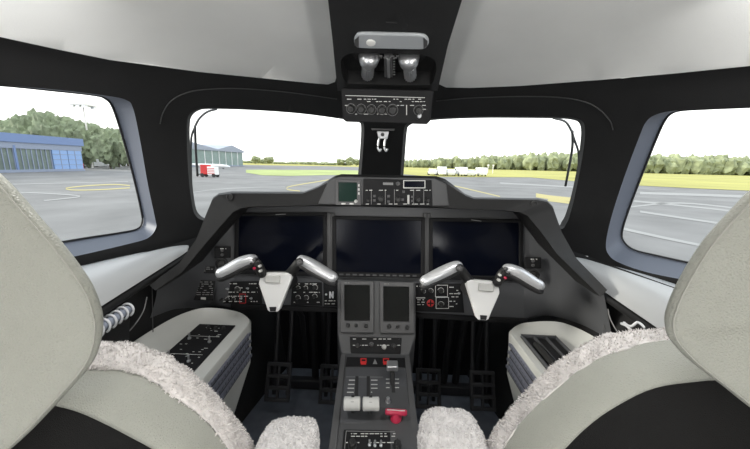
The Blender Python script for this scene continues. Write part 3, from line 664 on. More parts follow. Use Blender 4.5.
# ------------------------------------------------------------------ side consoles (cream) with switch plates and grilles
def side_console(s, full):
    lab = 'cream side console on the left with black switch plate and slatted vent' if s < 0 else 'cream side console on the right with empty black tray and slatted vent'
    t = thing('side_console', lab, 'side console', (s * 0.6, 0.75, 0.0))
    zt = E - 0.55
    X = lambda v: s * v
    # body: rim curve outboard and forward, dropping to the flat deck around the plate
    rim3 = [(0.447, .52, 0), (0.447, .70, 0), (0.447, .90, 0), (0.447, .935, .003), (0.462, .957, .008), (0.495, .977, .014), (0.53, .980, .021), (0.58, .975, .03), (0.622, .96, .036), (0.648, .925, .04), (0.665, .88, .043), (0.675, .82, .045), (0.683, .74, .045), (0.686, .66, .045), (.688, .52, .045)]
    rim = [q[:2] for q in rim3]; rz = [q[2] for q in rim3]
    ins = [(0.468, .52), (0.468, .70), (0.468, .88), (0.470, .905), (0.482, .922), (0.505, .93), (.53, .932), (.565, .93), (.595, .92), (.612, .9), (.622, .86), (.628, .8), (.632, .73), (.635, .66), (.64, .52)]
    Rm = cat([Vector((X(x), y, zt + z)) for (x, y), z in zip(rim, rz)], 5)
    In = cat([Vector((X(x), y, zt)) for x, y in ins], 5)
    Md = [(a * 0.55 + b_ * 0.45) - Vector((0, 0, 0.35 * abs(a.z - b_.z))) for a, b_ in zip(Rm, In)]
    Bo = [Vector((p.x * 1.005, p.y - 0.006, zt - 0.15)) for p in Rm]
    B2 = [Vector((p.x * 1.07, p.y - 0.10, zt - 0.30)) for p in Rm]
    Ro = [p + Vector((0, 0, -0.008)) + Vector((-0.004 * s if k < 20 else 0.003 * s, 0.004, 0)) for k, p in enumerate(Rm)]
    b = MB().loft([In, Md, Rm, Ro, Bo, B2])
    k = len(In); b.add(In, [list(range(k))])
    b.build('body', M['cream_plastic'], t, smooth=50)
    # grille in the inboard face
    xg = X(0.452)
    gy0, gy1 = 0.56, 0.922
    gr = MB().box((X(0.4485), (gy0 + gy1) / 2, zt - 0.071), (X(0.004), 0, 0), (0, (gy1 - gy0) / 2, 0), (0, 0, 0.062)).build('vent_grille', M['rubber'], t, bev=0.003)
    sl = MB()
    for i in range(4):
        z = zt - 0.030 - i * 0.027
        sl.box((X(0.4435), (gy0 + gy1) / 2, z), (X(0.0035), 0, 0.004), (0, (gy1 - gy0) / 2 - 0.008, 0), (0, 0, 0.006))
        for j in range(22):
            y = gy0 + 0.012 + j * 0.0165
            sl.box((X(0.4405), y, z - 0.002), (X(0.0025), 0, 0), (0, 0.0045, 0), (0, 0, 0.0045))
    sl.build('slat', M['grille'], gr, smooth=0)
    DP = Plane((0, 0.8, zt + 0.001), (0, 0, 1))
    if full:
        sp = MB().bx(-0.606, -0.484, 0.60, 0.912, zt, zt + 0.004).build('switch_plate', M['panel_dark'], t, bev=0.001)
        DP.p.z = zt + 0.0045
        r = random.Random(4); d = MB()
        for yy in (0.75, 0.84, 0.66):
            d.bx(-0.598, -0.50, yy, yy + 0.0012, zt + 0.004, zt + 0.0045)
        for i in range(38):
            x, y = r.uniform(-0.60, -0.505), r.uniform(0.62, 0.90); L = r.uniform(0.004, 0.012)
            d.bx(x, x + L, y, y + 0.0018, zt + 0.004, zt + 0.0045)
        d.build('lettering', M['legend'], sp, smooth=0)
        for x, y in ((-0.585, 0.825), (-0.515, 0.812), (-0.585, 0.735), (-0.52, 0.72), (-0.59, 0.67)):
            c = Vector((x, y, zt + 0.004))
            MB().lathe(c, (0, 0, 1), [(0.005, 0), (0.005, 0.004), (0.0022, 0.005), (0.003, 0.019), (0, 0.020)], 10).build('toggle_switch', M['silver'], sp)
        for x, y in ((-0.56, 0.885), (-0.535, 0.882), (-0.51, 0.885)):
            MB().lathe(Vector((x, y, zt + 0.004)), (0, 0, 1), [(0.006, 0), (0.005, 0.009), (0, 0.010)], 10).build('knob', M['knob'], sp)
    else:
        tr = MB().bx(0.470, 0.585, 0.60, 0.915, zt + 0.0005, zt + 0.003).build('tray', M['rubber'], t)
        b = MB()
        for x in (0.470, 0.508, 0.546, 0.580): b.bx(x, x + 0.005, 0.60, 0.915, zt + 0.003, zt + 0.012)
        b.bx(0.470, 0.585, 0.905, 0.915, zt + 0.003, zt + 0.012)
        b.build('divider_rib', M['panel'], tr, bev=0.001)
        MB().tube([Vector((0.49, 0.64, zt + 0.012)), Vector((0.492, 0.86, zt + 0.012))], 0.009, 10).build('tray_roll', M['knob'], tr)
    return t
side_console(-1, True); side_console(1, False)

# ------------------------------------------------------------------ spiral notebooks in the side pockets
o = thing('spiral_notebook', 'white-ringed spiral notebook in the left side pocket', 'notebook', atX(112, 335, -0.655))
a, b_ = atX(96, 331, -0.645), atX(128, 309.5, -0.645)
MB().tube([a, b_], 0.011, 12).build('spine', M['cover_blue'], o)
d = (b_ - a).normalized()
for i in range(6):
    c = a.lerp(b_, 0.03 + i * 0.19)
    s1 = d.cross(Vector((0, 0, 1))).normalized(); s2 = s1.cross(d)
    MB().tube([c + (s1 * math.cos(q) + s2 * math.sin(q)) * 0.0155 + d * 0.004 * math.sin(q) for q in [R(-60 + 300 * k / 18) for k in range(19)]], 0.0027, 8).build('ring', M['ring'], o, smooth=180)
MB().box((a + b_) / 2 + Vector((-0.006, 0, -0.06)), d * (b_ - a).length * 0.5, Vector((0.002, 0, 0)), Vector((0, 0.01, 0.055))).build('cover', M['rubber'], o)
o = thing('cable_tie', 'white looped tie at the edge of the right side pocket', 'tie', atX(632, 325, 0.655))
MB().tube(cat([atX(624, 322.5, 0.645), atX(628, 325.5, 0.64), atX(632, 326, 0.638), atX(637, 322.5, 0.645), atX(641, 324, 0.645), atX(645, 328, 0.645)], 5), 0.0032, 8).build('loop', M['ring'], o, smooth=180)
MB().tube(cat([atX(621.5, 323.5, 0.645), atX(627, 326, 0.642), atX(631, 330, 0.642)], 4), 0.0036, 8).build('tail', M['ring'], o, smooth=180)

# ------------------------------------------------------------------ rudder pedals
def make_pedals():
    t = thing('rudder_pedals', 'dark rudder pedal assembly in the left footwell', 'pedals', (-0.32, 1.25, 0.0), 'rudder pedals')
    MB().bx(-0.52, -0.12, 1.30, 1.36, E - 0.56, E - 0.50).build('cross_beam', M['pedal'], t, bev=0.008)
    for x in (-0.44, -0.20):
        for dx in (-0.032, 0.032):
            MB().tube([Vector((x + dx, 1.33, E - 0.52)), Vector((x + dx, 1.27, E - 0.78)), Vector((x + dx, 1.19, 0.10))], [0.011, 0.010, 0.009], 8).build('hanger', M['pedal'], t)
        p = MB(); c = Vector((x, 1.17, 0.18)); u = Vector((0.055, 0, 0)); v = Vector((0, 0.03, 0.075)); n_ = Vector((0, -0.008, 0.003))
        for q in (-1, 1): p.box(c + u * q * 0.88, u * 0.12, v, n_)
        for q in (-1, -0.33, 0.33, 1): p.box(c + v * q * 0.92, u, v * 0.09, n_)
        p.box(c, u * 0.08, v, n_)
        p.build('tread', M['pedal'], t, bev=0.002)
        MB().tube([Vector((x, 1.30, E - 0.60)), Vector((x + 0.06, 1.36, E - 0.75)), Vector((x + 0.06, 1.42, 0.10))], 0.014, 8).build('actuator', M['rubber'], t)
    for x in (-0.32, -0.26): MB().tube([Vector((x, 1.38, 0.05)), Vector((x, 1.30, E - 0.55))], 0.018, 10).build('strut', M['rubber'], t)
    MB().bx(-0.54, -0.12, 1.34, 1.38, 0.0, 0.05).build('heel_bar', M['pedal'], t, bev=0.005)
    return t
p1 = make_pedals(); p2 = copy_tree(p1); p2.location.x = 0.35; p2['label'] = 'dark rudder pedal assembly in the right footwell'

# ------------------------------------------------------------------ seats
def wool_mesh(base, strands, seed, L=(0.006, 0.013), amp=0.004, dens_scale=1.0):
    # base MB -> adds noise relief and short curled tufts as geometry
    r = random.Random(seed); m = MB()
    bm = bmesh.new(); vs = [bm.verts.new(v) for v in base.v]
    for f in base.f:
        try: bm.faces.new([vs[i] for i in f])
        except ValueError: pass
    bmesh.ops.remove_doubles(bm, verts=bm.verts, dist=1e-5); bmesh.ops.recalc_face_normals(bm, faces=bm.faces)
    bm.normal_update()
    for v in bm.verts:
        n1 = noise.noise(v.co * 42) * 0.8 + noise.noise(v.co * 130) * 0.4
        v.co += v.normal * amp * n1
    bmesh.ops.triangulate(bm, faces=bm.faces); bm.normal_update(); bm.verts.index_update()
    m.add([v.co.copy() for v in bm.verts], [[v.index for v in f.verts] for f in bm.faces])
    fl = list(bm.faces); ar = [f.calc_area() for f in fl]
    pick = r.choices(fl, ar, k=strands)
    for f in pick:
        a, b_, c = [v.co for v in f.verts]; u, v_ = r.random(), r.random()
        if u + v_ > 1: u, v_ = 1 - u, 1 - v_
        p = a + (b_ - a) * u + (c - a) * v_; n_ = f.normal
        side = Vector((r.uniform(-1, 1), r.uniform(-1, 1), r.uniform(-1, 1)))
        d = (n_ + side * 0.75).normalized(); wv = d.cross(n_ + Vector((0.01, 0.02, 0))).normalized() * r.uniform(0.0006, 0.0012)
        l = r.uniform(*L); q = p + d * l * 0.6; e = q + (d + side * 0.6 - Vector((0, 0, 0.4))).normalized() * l * 0.5
        m.add([p - wv, p + wv, q + wv * .8, q - wv * .8, e], [[0, 1, 2, 3], [3, 2, 4]])
    bm.free(); return m
def slab_round(poly, Y, th, lean=0.0, edge=0.03):
    # rounded cushion: traced outline swept over a soft profile front to back
    n_ = len(poly); c = sum(poly, Vector()) / n_
    rows = []
    prof = [(0.001, 0.0), (0.0, 0.5), (0.0003, 0.85), (0.001, 0.965), (0.003, 0.988), (0.006, 0.998), (0.009, 1.0), (0.014, 0.98), (0.030, 0.88), (0.055, 0.70), (0.066, 0.55), (0.068, 0.0)]
    for dy, k in prof:
        kk = max(k, 0.001); rows.append([c + (p - c) * kk + Vector((0, dy + (Y - 0.30), 0)) for p in poly])
    return MB().loft(rows, True)
def make_seat(s, lab, head, seam_arc, black_arc, wool_arc, cx, armx, seed, dS, dW):
    Yb = 0.42
    t = thing('pilot_seat', lab, 'seat', (cx, 0.40, 0.0), 'crew seats')
    # headrest: traced inboard half, mirrored about the seat's middle plane
    half = [atY(x, y, Y) for x, y, Y in head]
    half[0].x = half[-1].x = cx
    half = half + [Vector((2 * cx - q.x, q.y, q.z)) for q in half[-2:0:-1]]
    hp = cat(half, 6, True)
    hr = slab_round(hp, 0.30 - 0.010, 0.068)
    h = hr.build('headrest', M['cream'], t, smooth=180)
    n_ = len(hp); c = sum(hp, Vector()) / n_
    MB().tube([c + (p - c) * 0.985 + Vector((0, -0.0075, 0)) for p in hp] + [c + (hp[0] - c) * 0.985 + Vector((0, -0.0075, 0))], 0.0008, 6, caps=False).build('piping', M['thread'], h, smooth=180)
    MB().bx(cx - 0.02, cx + 0.02, 0.345, 0.39, E - 0.27, E - 0.14).build('headrest_mount', M['rubber'], t, bev=0.006)
    # backrest arcs -> mirrored about the seat's middle plane
    def arc(pts, Y, n=8):
        P = [atY(x, y, Y) for x, y in pts]
        P = sorted(P, key=lambda q: -abs(q.x - cx) if False else q.z)      # from the bottom (inboard) up to the crown
        P = cat(P, n)
        low = P[0]; ext = [Vector((low.x + (0.012 * -s), low.y, low.z - d_)) for d_ in (0.30, 0.2, 0.1, 0.04)]
        ext = [Vector((low.x - s * 0.02 * (1 - (1 - min(1, (low.z - e.z) / 0.12)) ** 2), Y, e.z)) for e in ext]
        P = ext + P
        crown = P[-1]
        Mi = [Vector((2 * cx - q.x, q.y, q.z)) for q in P[::-1]]
        steps = [crown.lerp(Mi[0], k / 4) for k in range(1, 4)] if (crown - Mi[0]).length > 0.02 else []
        return P + steps + Mi
    Bk = arc(black_arc, Yb - 0.055); Sm = arc(seam_arc, Yb); Wl = arc(wool_arc, Yb + 0.03)
    nn = min(len(Bk), len(Sm), len(Wl))
    def res(L, k=90):
        d = [0]
        for a, b_ in zip(L, L[1:]): d.append(d[-1] + (b_ - a).length)
        out = []; j = 0
        for i in range(k):
            x = d[-1] * i / (k - 1)
            while j < len(L) - 2 and d[j + 1] < x: j += 1
            out.append(L[j].lerp(L[j + 1], (x - d[j]) / max(1e-9, d[j + 1] - d[j])))
        return out
    Bk, Sm, Wl = res(Bk), res(Sm), res(Wl)
    ctr = Vector((cx, Yb, E - 0.62))
    Sm = [q + (ctr - q).normalized() * dS for q in Sm]; Wl = [q + (ctr - q).normalized() * dW for q in Wl]
    rows = []
    for i in range(11):
        u = i / 10; bul = math.sin(math.pi * u) * 0.012
        rows.append([a.lerp(b_, u) + ((a.lerp(b_, u) - ctr).normalized() * 0.15 + Vector((0, -0.9, 0))) * bul for a, b_ in zip(Bk, Sm)])
    rows.insert(0, [a + Vector((0, 0.03, 0)) + (ctr - a).normalized() * 0.004 for a in Bk])
    MB().loft(rows).build('backrest', M['cream'], t, smooth=180)
    # black rear shell, slightly domed
    rows = []
    for i in range(9):
        u = i / 8
        rows.append([ctr.lerp(a, u) * 1.0 + Vector((0, (a.y - 0.008 - ctr.y) * (1 - u) - 0.028 * (1 - u * u) + 0.006 * u, 0)) for a in Bk])
    MB().loft(rows).build('rear_shell', M['black_leather'], t, smooth=180)
    # sheepskin roll over the front edge
    rows = [[Sm[k] + Vector((0, 0.006, 0)) + (ctr - Sm[k]).normalized() * 0.006 for k in range(90)]]
    for i in range(11):
        u = i / 10
        rows.append([Sm[k].lerp(Wl[k], u) + Vector((0, -0.012 * math.sin(math.pi * u), 0)) for k in range(90)])
    rows.append([Wl[k] + Vector((0, 0.012, 0)) + (ctr - Wl[k]).normalized() * 0.004 for k in range(90)])
    rows.append([Wl[k] + Vector((0, 0.024, 0)) + (ctr - Wl[k]).normalized() * 0.014 for k in range(90)])
    front = [[ctr.lerp(p, u) + Vector((0, 0.01 + (p.y - ctr.y) * (1 - u), 0)) for p in rows[-1]] for u in (0.8, 0.4, 0.0)]
    wm = MB().loft(rows + front)
    wool_mesh(wm, 45000, seed, (0.002, 0.0055), 0.0048).build('sheepskin_cover', M['wool'], t, smooth=180)
    # cushion, base
    MB().bx(cx - 0.2, cx + 0.2, 0.40, 0.60, E - 0.80, E - 0.70).build('cushion', M['wool'], t, bev=0.03, seg=4)
    MB().bx(cx - 0.17, cx + 0.17, 0.30, 0.58, 0.0, E - 0.80).build('base', M['rubber'], t, bev=0.01)
    # inboard armrest under a fleece sleeve
    x0, x1, zt, yf, skew = armx
    xc, hw = (x0 + x1) / 2, (x1 - x0) / 2
    rows = []
    for i, yy in enumerate([0.26, 0.32, 0.38, yf - 0.06, yf - 0.03, yf - 0.012, yf, yf + 0.004]):
        k = (1, 1, 1, 1, 0.97, 0.88, 0.62, 0.1)[i]
        ring = []
        for j in range(28):
            a = 2 * math.pi * j / 28; ca, sa = math.cos(a), math.sin(a)
            ring.append(Vector((xc + hw * k * math.copysign(abs(ca) ** 0.45, ca) + 0, yy + skew * ca * hw, zt - 0.05 + 0.05 * (0.35 + 0.65 * k) * math.copysign(abs(sa) ** 0.5, sa))))
        rows.append(ring)
    bm_ = MB().loft(rows, True, True)
    # refine the sleeve before adding the fleece
    tmp = bm_.build('tmp', M['wool2'], None, sub=3); dg = bpy.context.evaluated_depsgraph_get(); me = bpy.data.meshes.new_from_object(tmp.evaluated_get(dg))
    fm = MB().add([v.co for v in me.vertices], [list(p.vertices) for p in me.polygons])
    od = tmp.data; bpy.data.objects.remove(tmp); bpy.data.meshes.remove(od); bpy.data.meshes.remove(me)
    wool_mesh(fm, 22000, seed + 5, (0.0015, 0.0035), 0.0035).build('armrest', M['wool2'], t, smooth=180)
    return t
make_seat(-1, 'left cream leather pilot seat with sheepskin cover and black rear shell',
    [(-113, 124, .30), (-70, 130, .30), (-35, 146, .30), (4, 177, .30), (30, 207, .30), (62, 244, .30), (90, 282, .30), (100, 304, .30), (103.5, 322, .30), (101, 344, .295), (92, 364, .29), (68, 392, .28), (28, 434, .265), (-5, 460, .26), (-50, 482, .26), (-113, 490, .26)],
    [(104, 364), (132, 367), (165, 384), (205, 414), (226, 438), (234, 449), (240, 460)],
    [(52, 405), (78, 412), (105, 424), (130, 437), (152, 449), (170, 462)],
    [(102, 340), (132, 343), (166, 357), (206, 386), (240, 424), (256, 449), (262, 462)],
    -0.485, (-0.222, -0.112, E - 0.490, 0.512, 0.10), 100, 0.009, 0.008)
make_seat(1, 'right cream leather pilot seat with sheepskin cover and black rear shell',
    [(878, 131, .30), (835, 136, .30), (795, 154, .30), (752, 188, .30), (736, 204, .30), (702, 242, .30), (677, 283, .30), (666, 309, .30), (664, 324, .30), (669, 339, .295), (690, 361, .29), (720, 384, .285), (752, 409, .28), (795, 436, .275), (835, 452, .275), (878, 458, .275)],
    [(690, 341), (640, 347), (592, 365), (548, 399), (518, 430), (506, 449), (500, 460)],
    [(712, 380), (655, 388), (612, 409), (585, 429), (565, 449), (552, 462)],
    [(690, 326), (640, 329), (600, 338), (560, 362), (528, 391), (499, 425), (484, 449), (478, 462)],
    0.485, (0.078, 0.196, E - 0.466, 0.525, -0.02), 200, -0.005, 0.006)

# ------------------------------------------------------------------ overhead console
OA, OB = atY(394, 0, 0.55), atY(387, 90, 0.86)
OP = Plane((OA + OB) / 2, (OB - OA).cross(Vector((1, 0, 0)))); OP.n = OP.n if OP.n.z < 0 else -OP.n; OP.v = OP.n.cross(OP.u)
t = thing('overhead_console', 'black overhead console between the headliner panels with lamps and knobs', 'overhead console', (OP.at(387, 60) + Vector((0, 0, 0.03))))
body = [(318, -90), (328, 0), (332.5, 40), (337.5, 91), (437.5, 91), (448, 45), (462, 0), (478, -90)]
rec = smooth_loop([(341, 62), (346, 55), (360, 53.5), (413, 54.5), (430, 57), (436, 64), (435, 76), (431, 84), (420, 85), (355, 84), (346, 82), (342, 74)], 3)
# panel with a lamp recess
def sheet_plane(pl, outer_, holes, lift, step=12):
    return sheet(outer_, holes, step, lift, lambda x, y, k: pl.at(x, y, k))
pnl = sheet_plane(OP, body, [rec], 0.0)
A = [OP.at(*p) for p in rec]; Bq = [q - OP.n * 0.035 for q in A]; cc = sum(Bq, Vector()) / len(Bq)
pnl.loft([A, [a.lerp(b_, .2) for a, b_ in zip(A, Bq)], Bq, [cc + (q - cc) * .5 for q in Bq], [cc + (q - cc) * .01 for q in Bq]], True)
side = [OP.at(*p) for p in body]; pnl.loft([side, [q - OP.n * 0.05 for q in side]], True)
pnl.build('housing', M['hood'], t, smooth=30)
cap = smooth_loop([(354, 38.5), (356, 33), (362, 30.6), (391, 31), (420, 32), (427, 34.5), (429, 39), (427, 44), (420, 46.6), (391, 46), (362, 45.4), (356, 43.5)], 3)
lens = MB().slab(OP, cap, 0.0, 0.007).build('dome_lamp', M['lens'], t, bev=0.003)
MB().lathe(OP.at(371, 39, 0.007), OP.n, [(0.010, -0.002), (0.009, 0.002), (0, 0.004)], 14).build('bulb', M['bulb'], lens)
MB().slab(OP, [(354.6, 36), (359, 32.6), (359, 44), (354.6, 41.4)], 0.007, 0.0078).build('end_cap', M['bezel'], lens)
MB().slab(OP, [(423.6, 33.8), (427.6, 37), (427.6, 42), (423.6, 45.2)], 0.007, 0.0078).build('end_cap', M['bezel'], lens)
for x, y, q in ((367, 66, -1), (410.5, 67, 1)):
    c = OP.at(x, y, -0.012)
    ax = (atY(x - 1 * q, y + 18, 0.70) - c).normalized() * 0.35 + Vector((0, -0.12, -0.28)); ax.normalize()
    ax = (OP.at(x - q * 0.5, y + 11, 0.018) - OP.at(x + 2.0 * q * -1 * 0 + q * -1.5 * -1, y - 6, -0.016)).normalized()
    st = OP.at(x - q * 2.2, y - 6.5, -0.012)
    en = OP.at(x - q * 0.2, y + 12.5, -0.006); ax = (en - st); L = ax.length
    lamp = MB().lathe(st, ax, [(0, -0.004), (0.016, -0.003), (0.0225, 0.003), (0.024, 0.010), (0.0215, L * 0.30), (0.0165, L * 0.42), (0.0135, L * 0.48), (0.0140, L * 0.97), (0.0125, L), (0, L)], 22).build('reading_lamp', M['silver'], t, smooth=40)
    ribs = MB()
    a_ = ax.normalized(); o1 = a_.orthogonal().normalized(); o2 = a_.cross(o1)
    for k in range(16):
        v = o1 * math.cos(k * math.pi / 8) + o2 * math.sin(k * math.pi / 8)
        ribs.tube([st + a_ * (L * 0.5) + v * 0.0138, st + a_ * (L * 0.97) + v * 0.0142], 0.0012, 5)
    ribs.build('grip_rib', M['silver'], lamp, smooth=0)
    MB().lathe(OP.at(x, y, -0.033), OP.n, [(0.036, 0), (0.033, 0.008), (0.026, 0.010), (0.0, 0.004)], 24).build('lamp_socket', M['rubber'], t)
MB().slab(OP, [(384, 59), (392, 59), (392.6, 80), (384.4, 80)], -0.03, -0.006).build('slide_guide', M['bezel'], t, bev=0.001)
MB().slab(OP, [(386.6, 60), (389.6, 60), (390, 79), (387.2, 79)], -0.006, -0.002).build('slide_track', M['silver'], t, bev=0.001)
dashes(OP, [(376, 55.4, 401, 58.6, 1.8)], 0.0004, 'legend_dim', t, seed=51, h=0.8, dens=0.8)
b = MB()
for k in range(7): b.slab(OP, [(392.8, 61 + k * 2.6), (395, 61 + k * 2.6), (395, 61.7 + k * 2.6), (392.8, 61.7 + k * 2.6)], -0.006, -0.0055)
b.build('scale_mark', M['legend_dim'], t, smooth=0)
MB().slab(OP, [(386, 21.5), (397, 21.8), (397, 23), (386, 22.7)], 0, 0.002).build('catch', M['rubber'], t)
# control panel at its forward end
FP = Plane(atY(386, 107, 0.835), (0, -1, -0.28))
ot = thing('overhead_control_panel', 'black knob panel hanging at the front end of the overhead console', 'control panel', FP.at(386, 124))
MB().slab(FP, [(341, 89), (343, 88), (432, 90), (434, 91.5), (430.5, 121), (427, 124.5), (346, 122), (342.5, 119)], -0.03, 0.0).build('housing', M['panel_dark'], ot, bev=0.004, seg=3)
for x, y, r in ((351, 108.6, .0095), (361.2, 109, .0095), (371.5, 109.5, .0095), (382, 109.8, .0095), (392.5, 110, .011), (418.5, 110.2, .0095)):
    k_ = knob(FP, x, y, r, 0.014, ot, 'knob', base=0.0)
    c = FP.at(x, y, 0.0005); q = [c + (FP.u * math.cos(2 * math.pi * j / 20) + FP.v * math.sin(2 * math.pi * j / 20)) * r * 1.3 for j in range(21)]
    MB().tube(q, 0.0006, 5, caps=False).build('dial_ring', M['legend_dim'], k_, smooth=0)
knob(FP, 419.3, 116, 0.005, 0.009, ot, 'silver', 'small_knob', bar=False)
b = MB(); b.slab(FP, [(345.5, 95.2), (425, 97.4), (425, 98), (345.5, 95.8)], 0, 0.0006); b.slab(FP, [(406.2, 105), (407, 105), (407, 115), (406.2, 115)], 0, 0.0006)
b.build('divider_line', M['legend'], ot, smooth=0)
dashes(FP, [(347, 98.8, 425, 101.5, 2.4), (345, 105, 349, 113, 3.2), (397, 105, 404, 107, 3), (410, 105, 414, 108, 3), (422, 105, 427, 113, 4), (355, 113.8, 400, 114.2, 3)], 0.0001, 'legend', ot, seed=52, h=0.7, dens=0.55)

# silver alignment bracket on the centre post
o = thing('sight_bracket', 'small silver pronged bracket on the post between the windshields', 'bracket', onshell(382, 150, 0.96))
BP = Plane(onshell(383, 138, 0.955), (0, -1, -0.1))
MB().slab(BP, [(371, 128), (395, 128.6), (394, 131), (372, 130.4)], 0.0, 0.012).build('rail', M['bezel'], o, bev=0.002)
MB().slab(BP, [(377, 131), (389, 131.4), (387.5, 139), (378.5, 138.6)], 0.002, 0.010).build('plate', M['silver'], o, bev=0.002)
for x in (379.5, 385.8):
    MB().tube(cat([BP.at(x, 137, 0.006), BP.at(x - 1.2, 143, 0.010), BP.at(x - 1.5, 148, 0.012), BP.at(x + 0.3, 151, 0.013), BP.at(x + 1.6, 148.5, 0.013)], 4), 0.0042, 8).build('prong', M['silver'], o, smooth=180)
MB().lathe(BP.at(382.6, 134.5, 0.010), BP.n, [(0.008, 0), (0.008, 0.006), (0, 0.007)], 12).build('screw', M['bezel'], o)

# ------------------------------------------------------------------ wipers outside the windshields
def wiper(lab, arm, blade):
    o = thing('windshield_wiper', lab, 'wiper', onshell(*arm[-1], 1.07))
    MB().tube([onshell(p.x, p.y, 1.055) for p in cat([(x, y, 0) for x, y in arm], 6)], 0.0036, 8).build('arm', M['wiper'], o, smooth=180)
    MB().tube([onshell(p.x, p.y, 1.05) for p in cat([(x, y, 0) for x, y in blade], 6)], 0.0042, 8).build('blade', M['wiper'], o, smooth=180)
wiper('bent black wiper at the outer edge of the left windshield', [(217, 109), (207, 112), (199, 119), (194.5, 128), (191.5, 137), (190.8, 155), (191.5, 185), (194, 211)], [(195, 126), (195.8, 150), (197.5, 176)])
wiper('bent black wiper at the outer edge of the right windshield', [(553, 118), (565, 121.5), (571, 130), (574.5, 140), (578.5, 153), (578, 172), (573, 196), (567, 222)], [(572.4, 131), (572, 150), (565.5, 186)])

# ------------------------------------------------------------------ outside: apron, fields, markings
GZ = E - 2.2
def gz(x): return GZ + x * 0.007
def onground(px, py, lift=0.0):
    d = ray(px, py); p0 = EYE
    tt = (GZ + lift + p0.x * 0.007 - p0.z) / (d.z - 0.007 * d.x)
    q = p0 + d * tt; return q
def gpoly(name, pts, m, lift, solid=True):
    n_ = len(pts); b = MB(); b.add([Vector((x, y, gz(x) + lift)) for x, y in pts], [list(range(n_))])
    return b.build(name, M[m], smooth=0)
b = MB(); b.loft([[Vector((x, y, gz(x))) for x in (-900, -200, -40, 0, 40, 200, 900)] for y in (-300, 0, 60, 300, 1500)])
struct(b.build('ground', M['apron'], smooth=0), 'grey asphalt apron around the aircraft', 'apron')
def gband(name, near, far, m, lift, lab, cat_='field'):
    N = [onground(x, y, lift) for x, y in near]; Fa = [onground(x, y, lift) for x, y in far]
    o = MB().loft([N, [a.lerp(b_, .5) for a, b_ in zip(N, Fa)], Fa]).build(name, M[m], smooth=0); return struct(o, lab, cat_)
gband('ground_field', [(246, 172.5), (262, 175.2), (290, 175.8), (326, 175), (360, 175)], [(246, 169.8), (262, 169.6), (290, 169.8), (326, 170), (360, 170.5)], 'grass_green', 0.03, 'green verge across the left windshield')
gband('ground_field', [(215, 163.3), (246, 164.9), (290, 165.7), (330, 166.2), (400, 168.3)], [(215, 161.0), (246, 161.9), (290, 162.8), (330, 163.8), (400, 165.6)], 'grass', 0.02, 'yellow field beyond the left apron')
gband('ground_field', [(396, 173.5), (430, 176.5), (480, 177), (530, 177.3), (580, 181.5), (640, 185.5), (700, 188.5), (760, 191), (900, 199)], [(396, 165.6), (430, 166.3), (480, 167.5), (530, 168.7), (580, 169.9), (640, 171.3), (700, 172.8), (760, 174.2), (900, 177.5)], 'grass', 0.04, 'yellow-green field before the right-hand woods')
def ribbon(lab, pts, wpx, m, lift=0.012):
    P = [p for p in cat([(x, y, 0) for x, y in pts], 5)]
    b = MB().loft([[onground(p.x, p.y - wpx / 2, lift) for p in P], [onground(p.x, p.y + wpx / 2, lift) for p in P]])
    o = b.build('ground_marking', M[m], smooth=0); return struct(o, lab, 'ground marking')
ribbon('yellow loop line seen through the left side window', [(130, 185.5), (115, 184.5), (90, 185.5), (70, 187.5), (66, 188.8), (75, 190), (100, 189.6), (130, 187.8)], 1.0, 'mark_yellow')
ribbon('pale line under the yellow loop', [(0, 192), (40, 193), (80, 196), (60, 199), (44, 200.5)], 1.1, 'mark_white')
ribbon('pale line across the left apron', [(0, 184.5), (60, 183.2), (128, 181.5)], 0.7, 'mark_white')
ribbon('curved yellow taxi line in the left windshield', [(345, 177), (320, 181.2), (300, 184.5), (288, 187), (288, 189.5), (300, 191)], 0.9, 'mark_yellow')
ribbon('yellow line beside the red cart', [(188, 193), (215, 189.5), (250, 187.5), (285, 186.8)], 0.6, 'mark_white')
ribbon('yellow taxi line in the right windshield', [(436, 183), (455, 186), (481, 192), (500, 196.5)], 0.9, 'mark_yellow')
ribbon('broad yellow bar by the right windshield edge', [(536, 195.2), (550, 197.3), (572, 199.6)], 4.0, 'mark_yellow')
ribbon('second broad yellow bar by the right windshield edge', [(548, 200.0), (560, 201.5), (572, 203)], 2.2, 'mark_yellow')
for k, (a, b_, c) in enumerate((((640, 193), (690, 194.5), (760, 197)), ((634, 201), (690, 206.5), (760, 214)), ((628, 207), (680, 203), (745, 209)), ((640, 211.5), (690, 219), (740, 226)), ((620, 228), (670, 239), (715, 248)), ((500, 183), (530, 184.6), (574, 187)))):
    ribbon(('first', 'second', 'third', 'fourth', 'fifth', 'faint')[k] + (' pale line across the right apron from the far side' if k < 5 else ' pale line seen low in the right windshield'), (a, b_, c), (2.4, 1.6, 1.4, 2.0, 2.6, 1.2)[k], 'mark_white')

# trees
def make_crown(seed, w_, h, base, detail=3, rough=0.28):
    bm = bmesh.new(); bmesh.ops.create_icosphere(bm, subdivisions=detail, radius=1.0)
    off = Vector((seed * 3.7, seed * 1.3, seed))
    for v in bm.verts:
        d = v.co.normalized(); k = 1 + rough * noise.noise(d * 1.8 + off) * 1.4 + rough * noise.noise(d * 4.5 + off) + rough * 0.7 * noise.noise(d * 10 + off)
        v.co = Vector((d.x * w_ * k, d.y * w_ * k, base + h * (0.5 + 0.5 * d.z * k)))
    bm.verts.index_update(); m = MB().add([v.co.copy() for v in bm.verts], [[v.index for v in f.verts] for f in bm.faces]); bm.free(); return m
protos = []
def make_tree(seed, w_, h, leaf):
    t = thing('tree', 'tree', 'tree', (0, 0, 0), 'trees')
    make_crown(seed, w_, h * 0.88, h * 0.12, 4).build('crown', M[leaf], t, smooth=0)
    MB().tube([Vector((0, 0, 0)), Vector((0.1, 0, h * 0.5))], [0.28, 0.16], 8).build('trunk', M['trunk'], t)
    return t
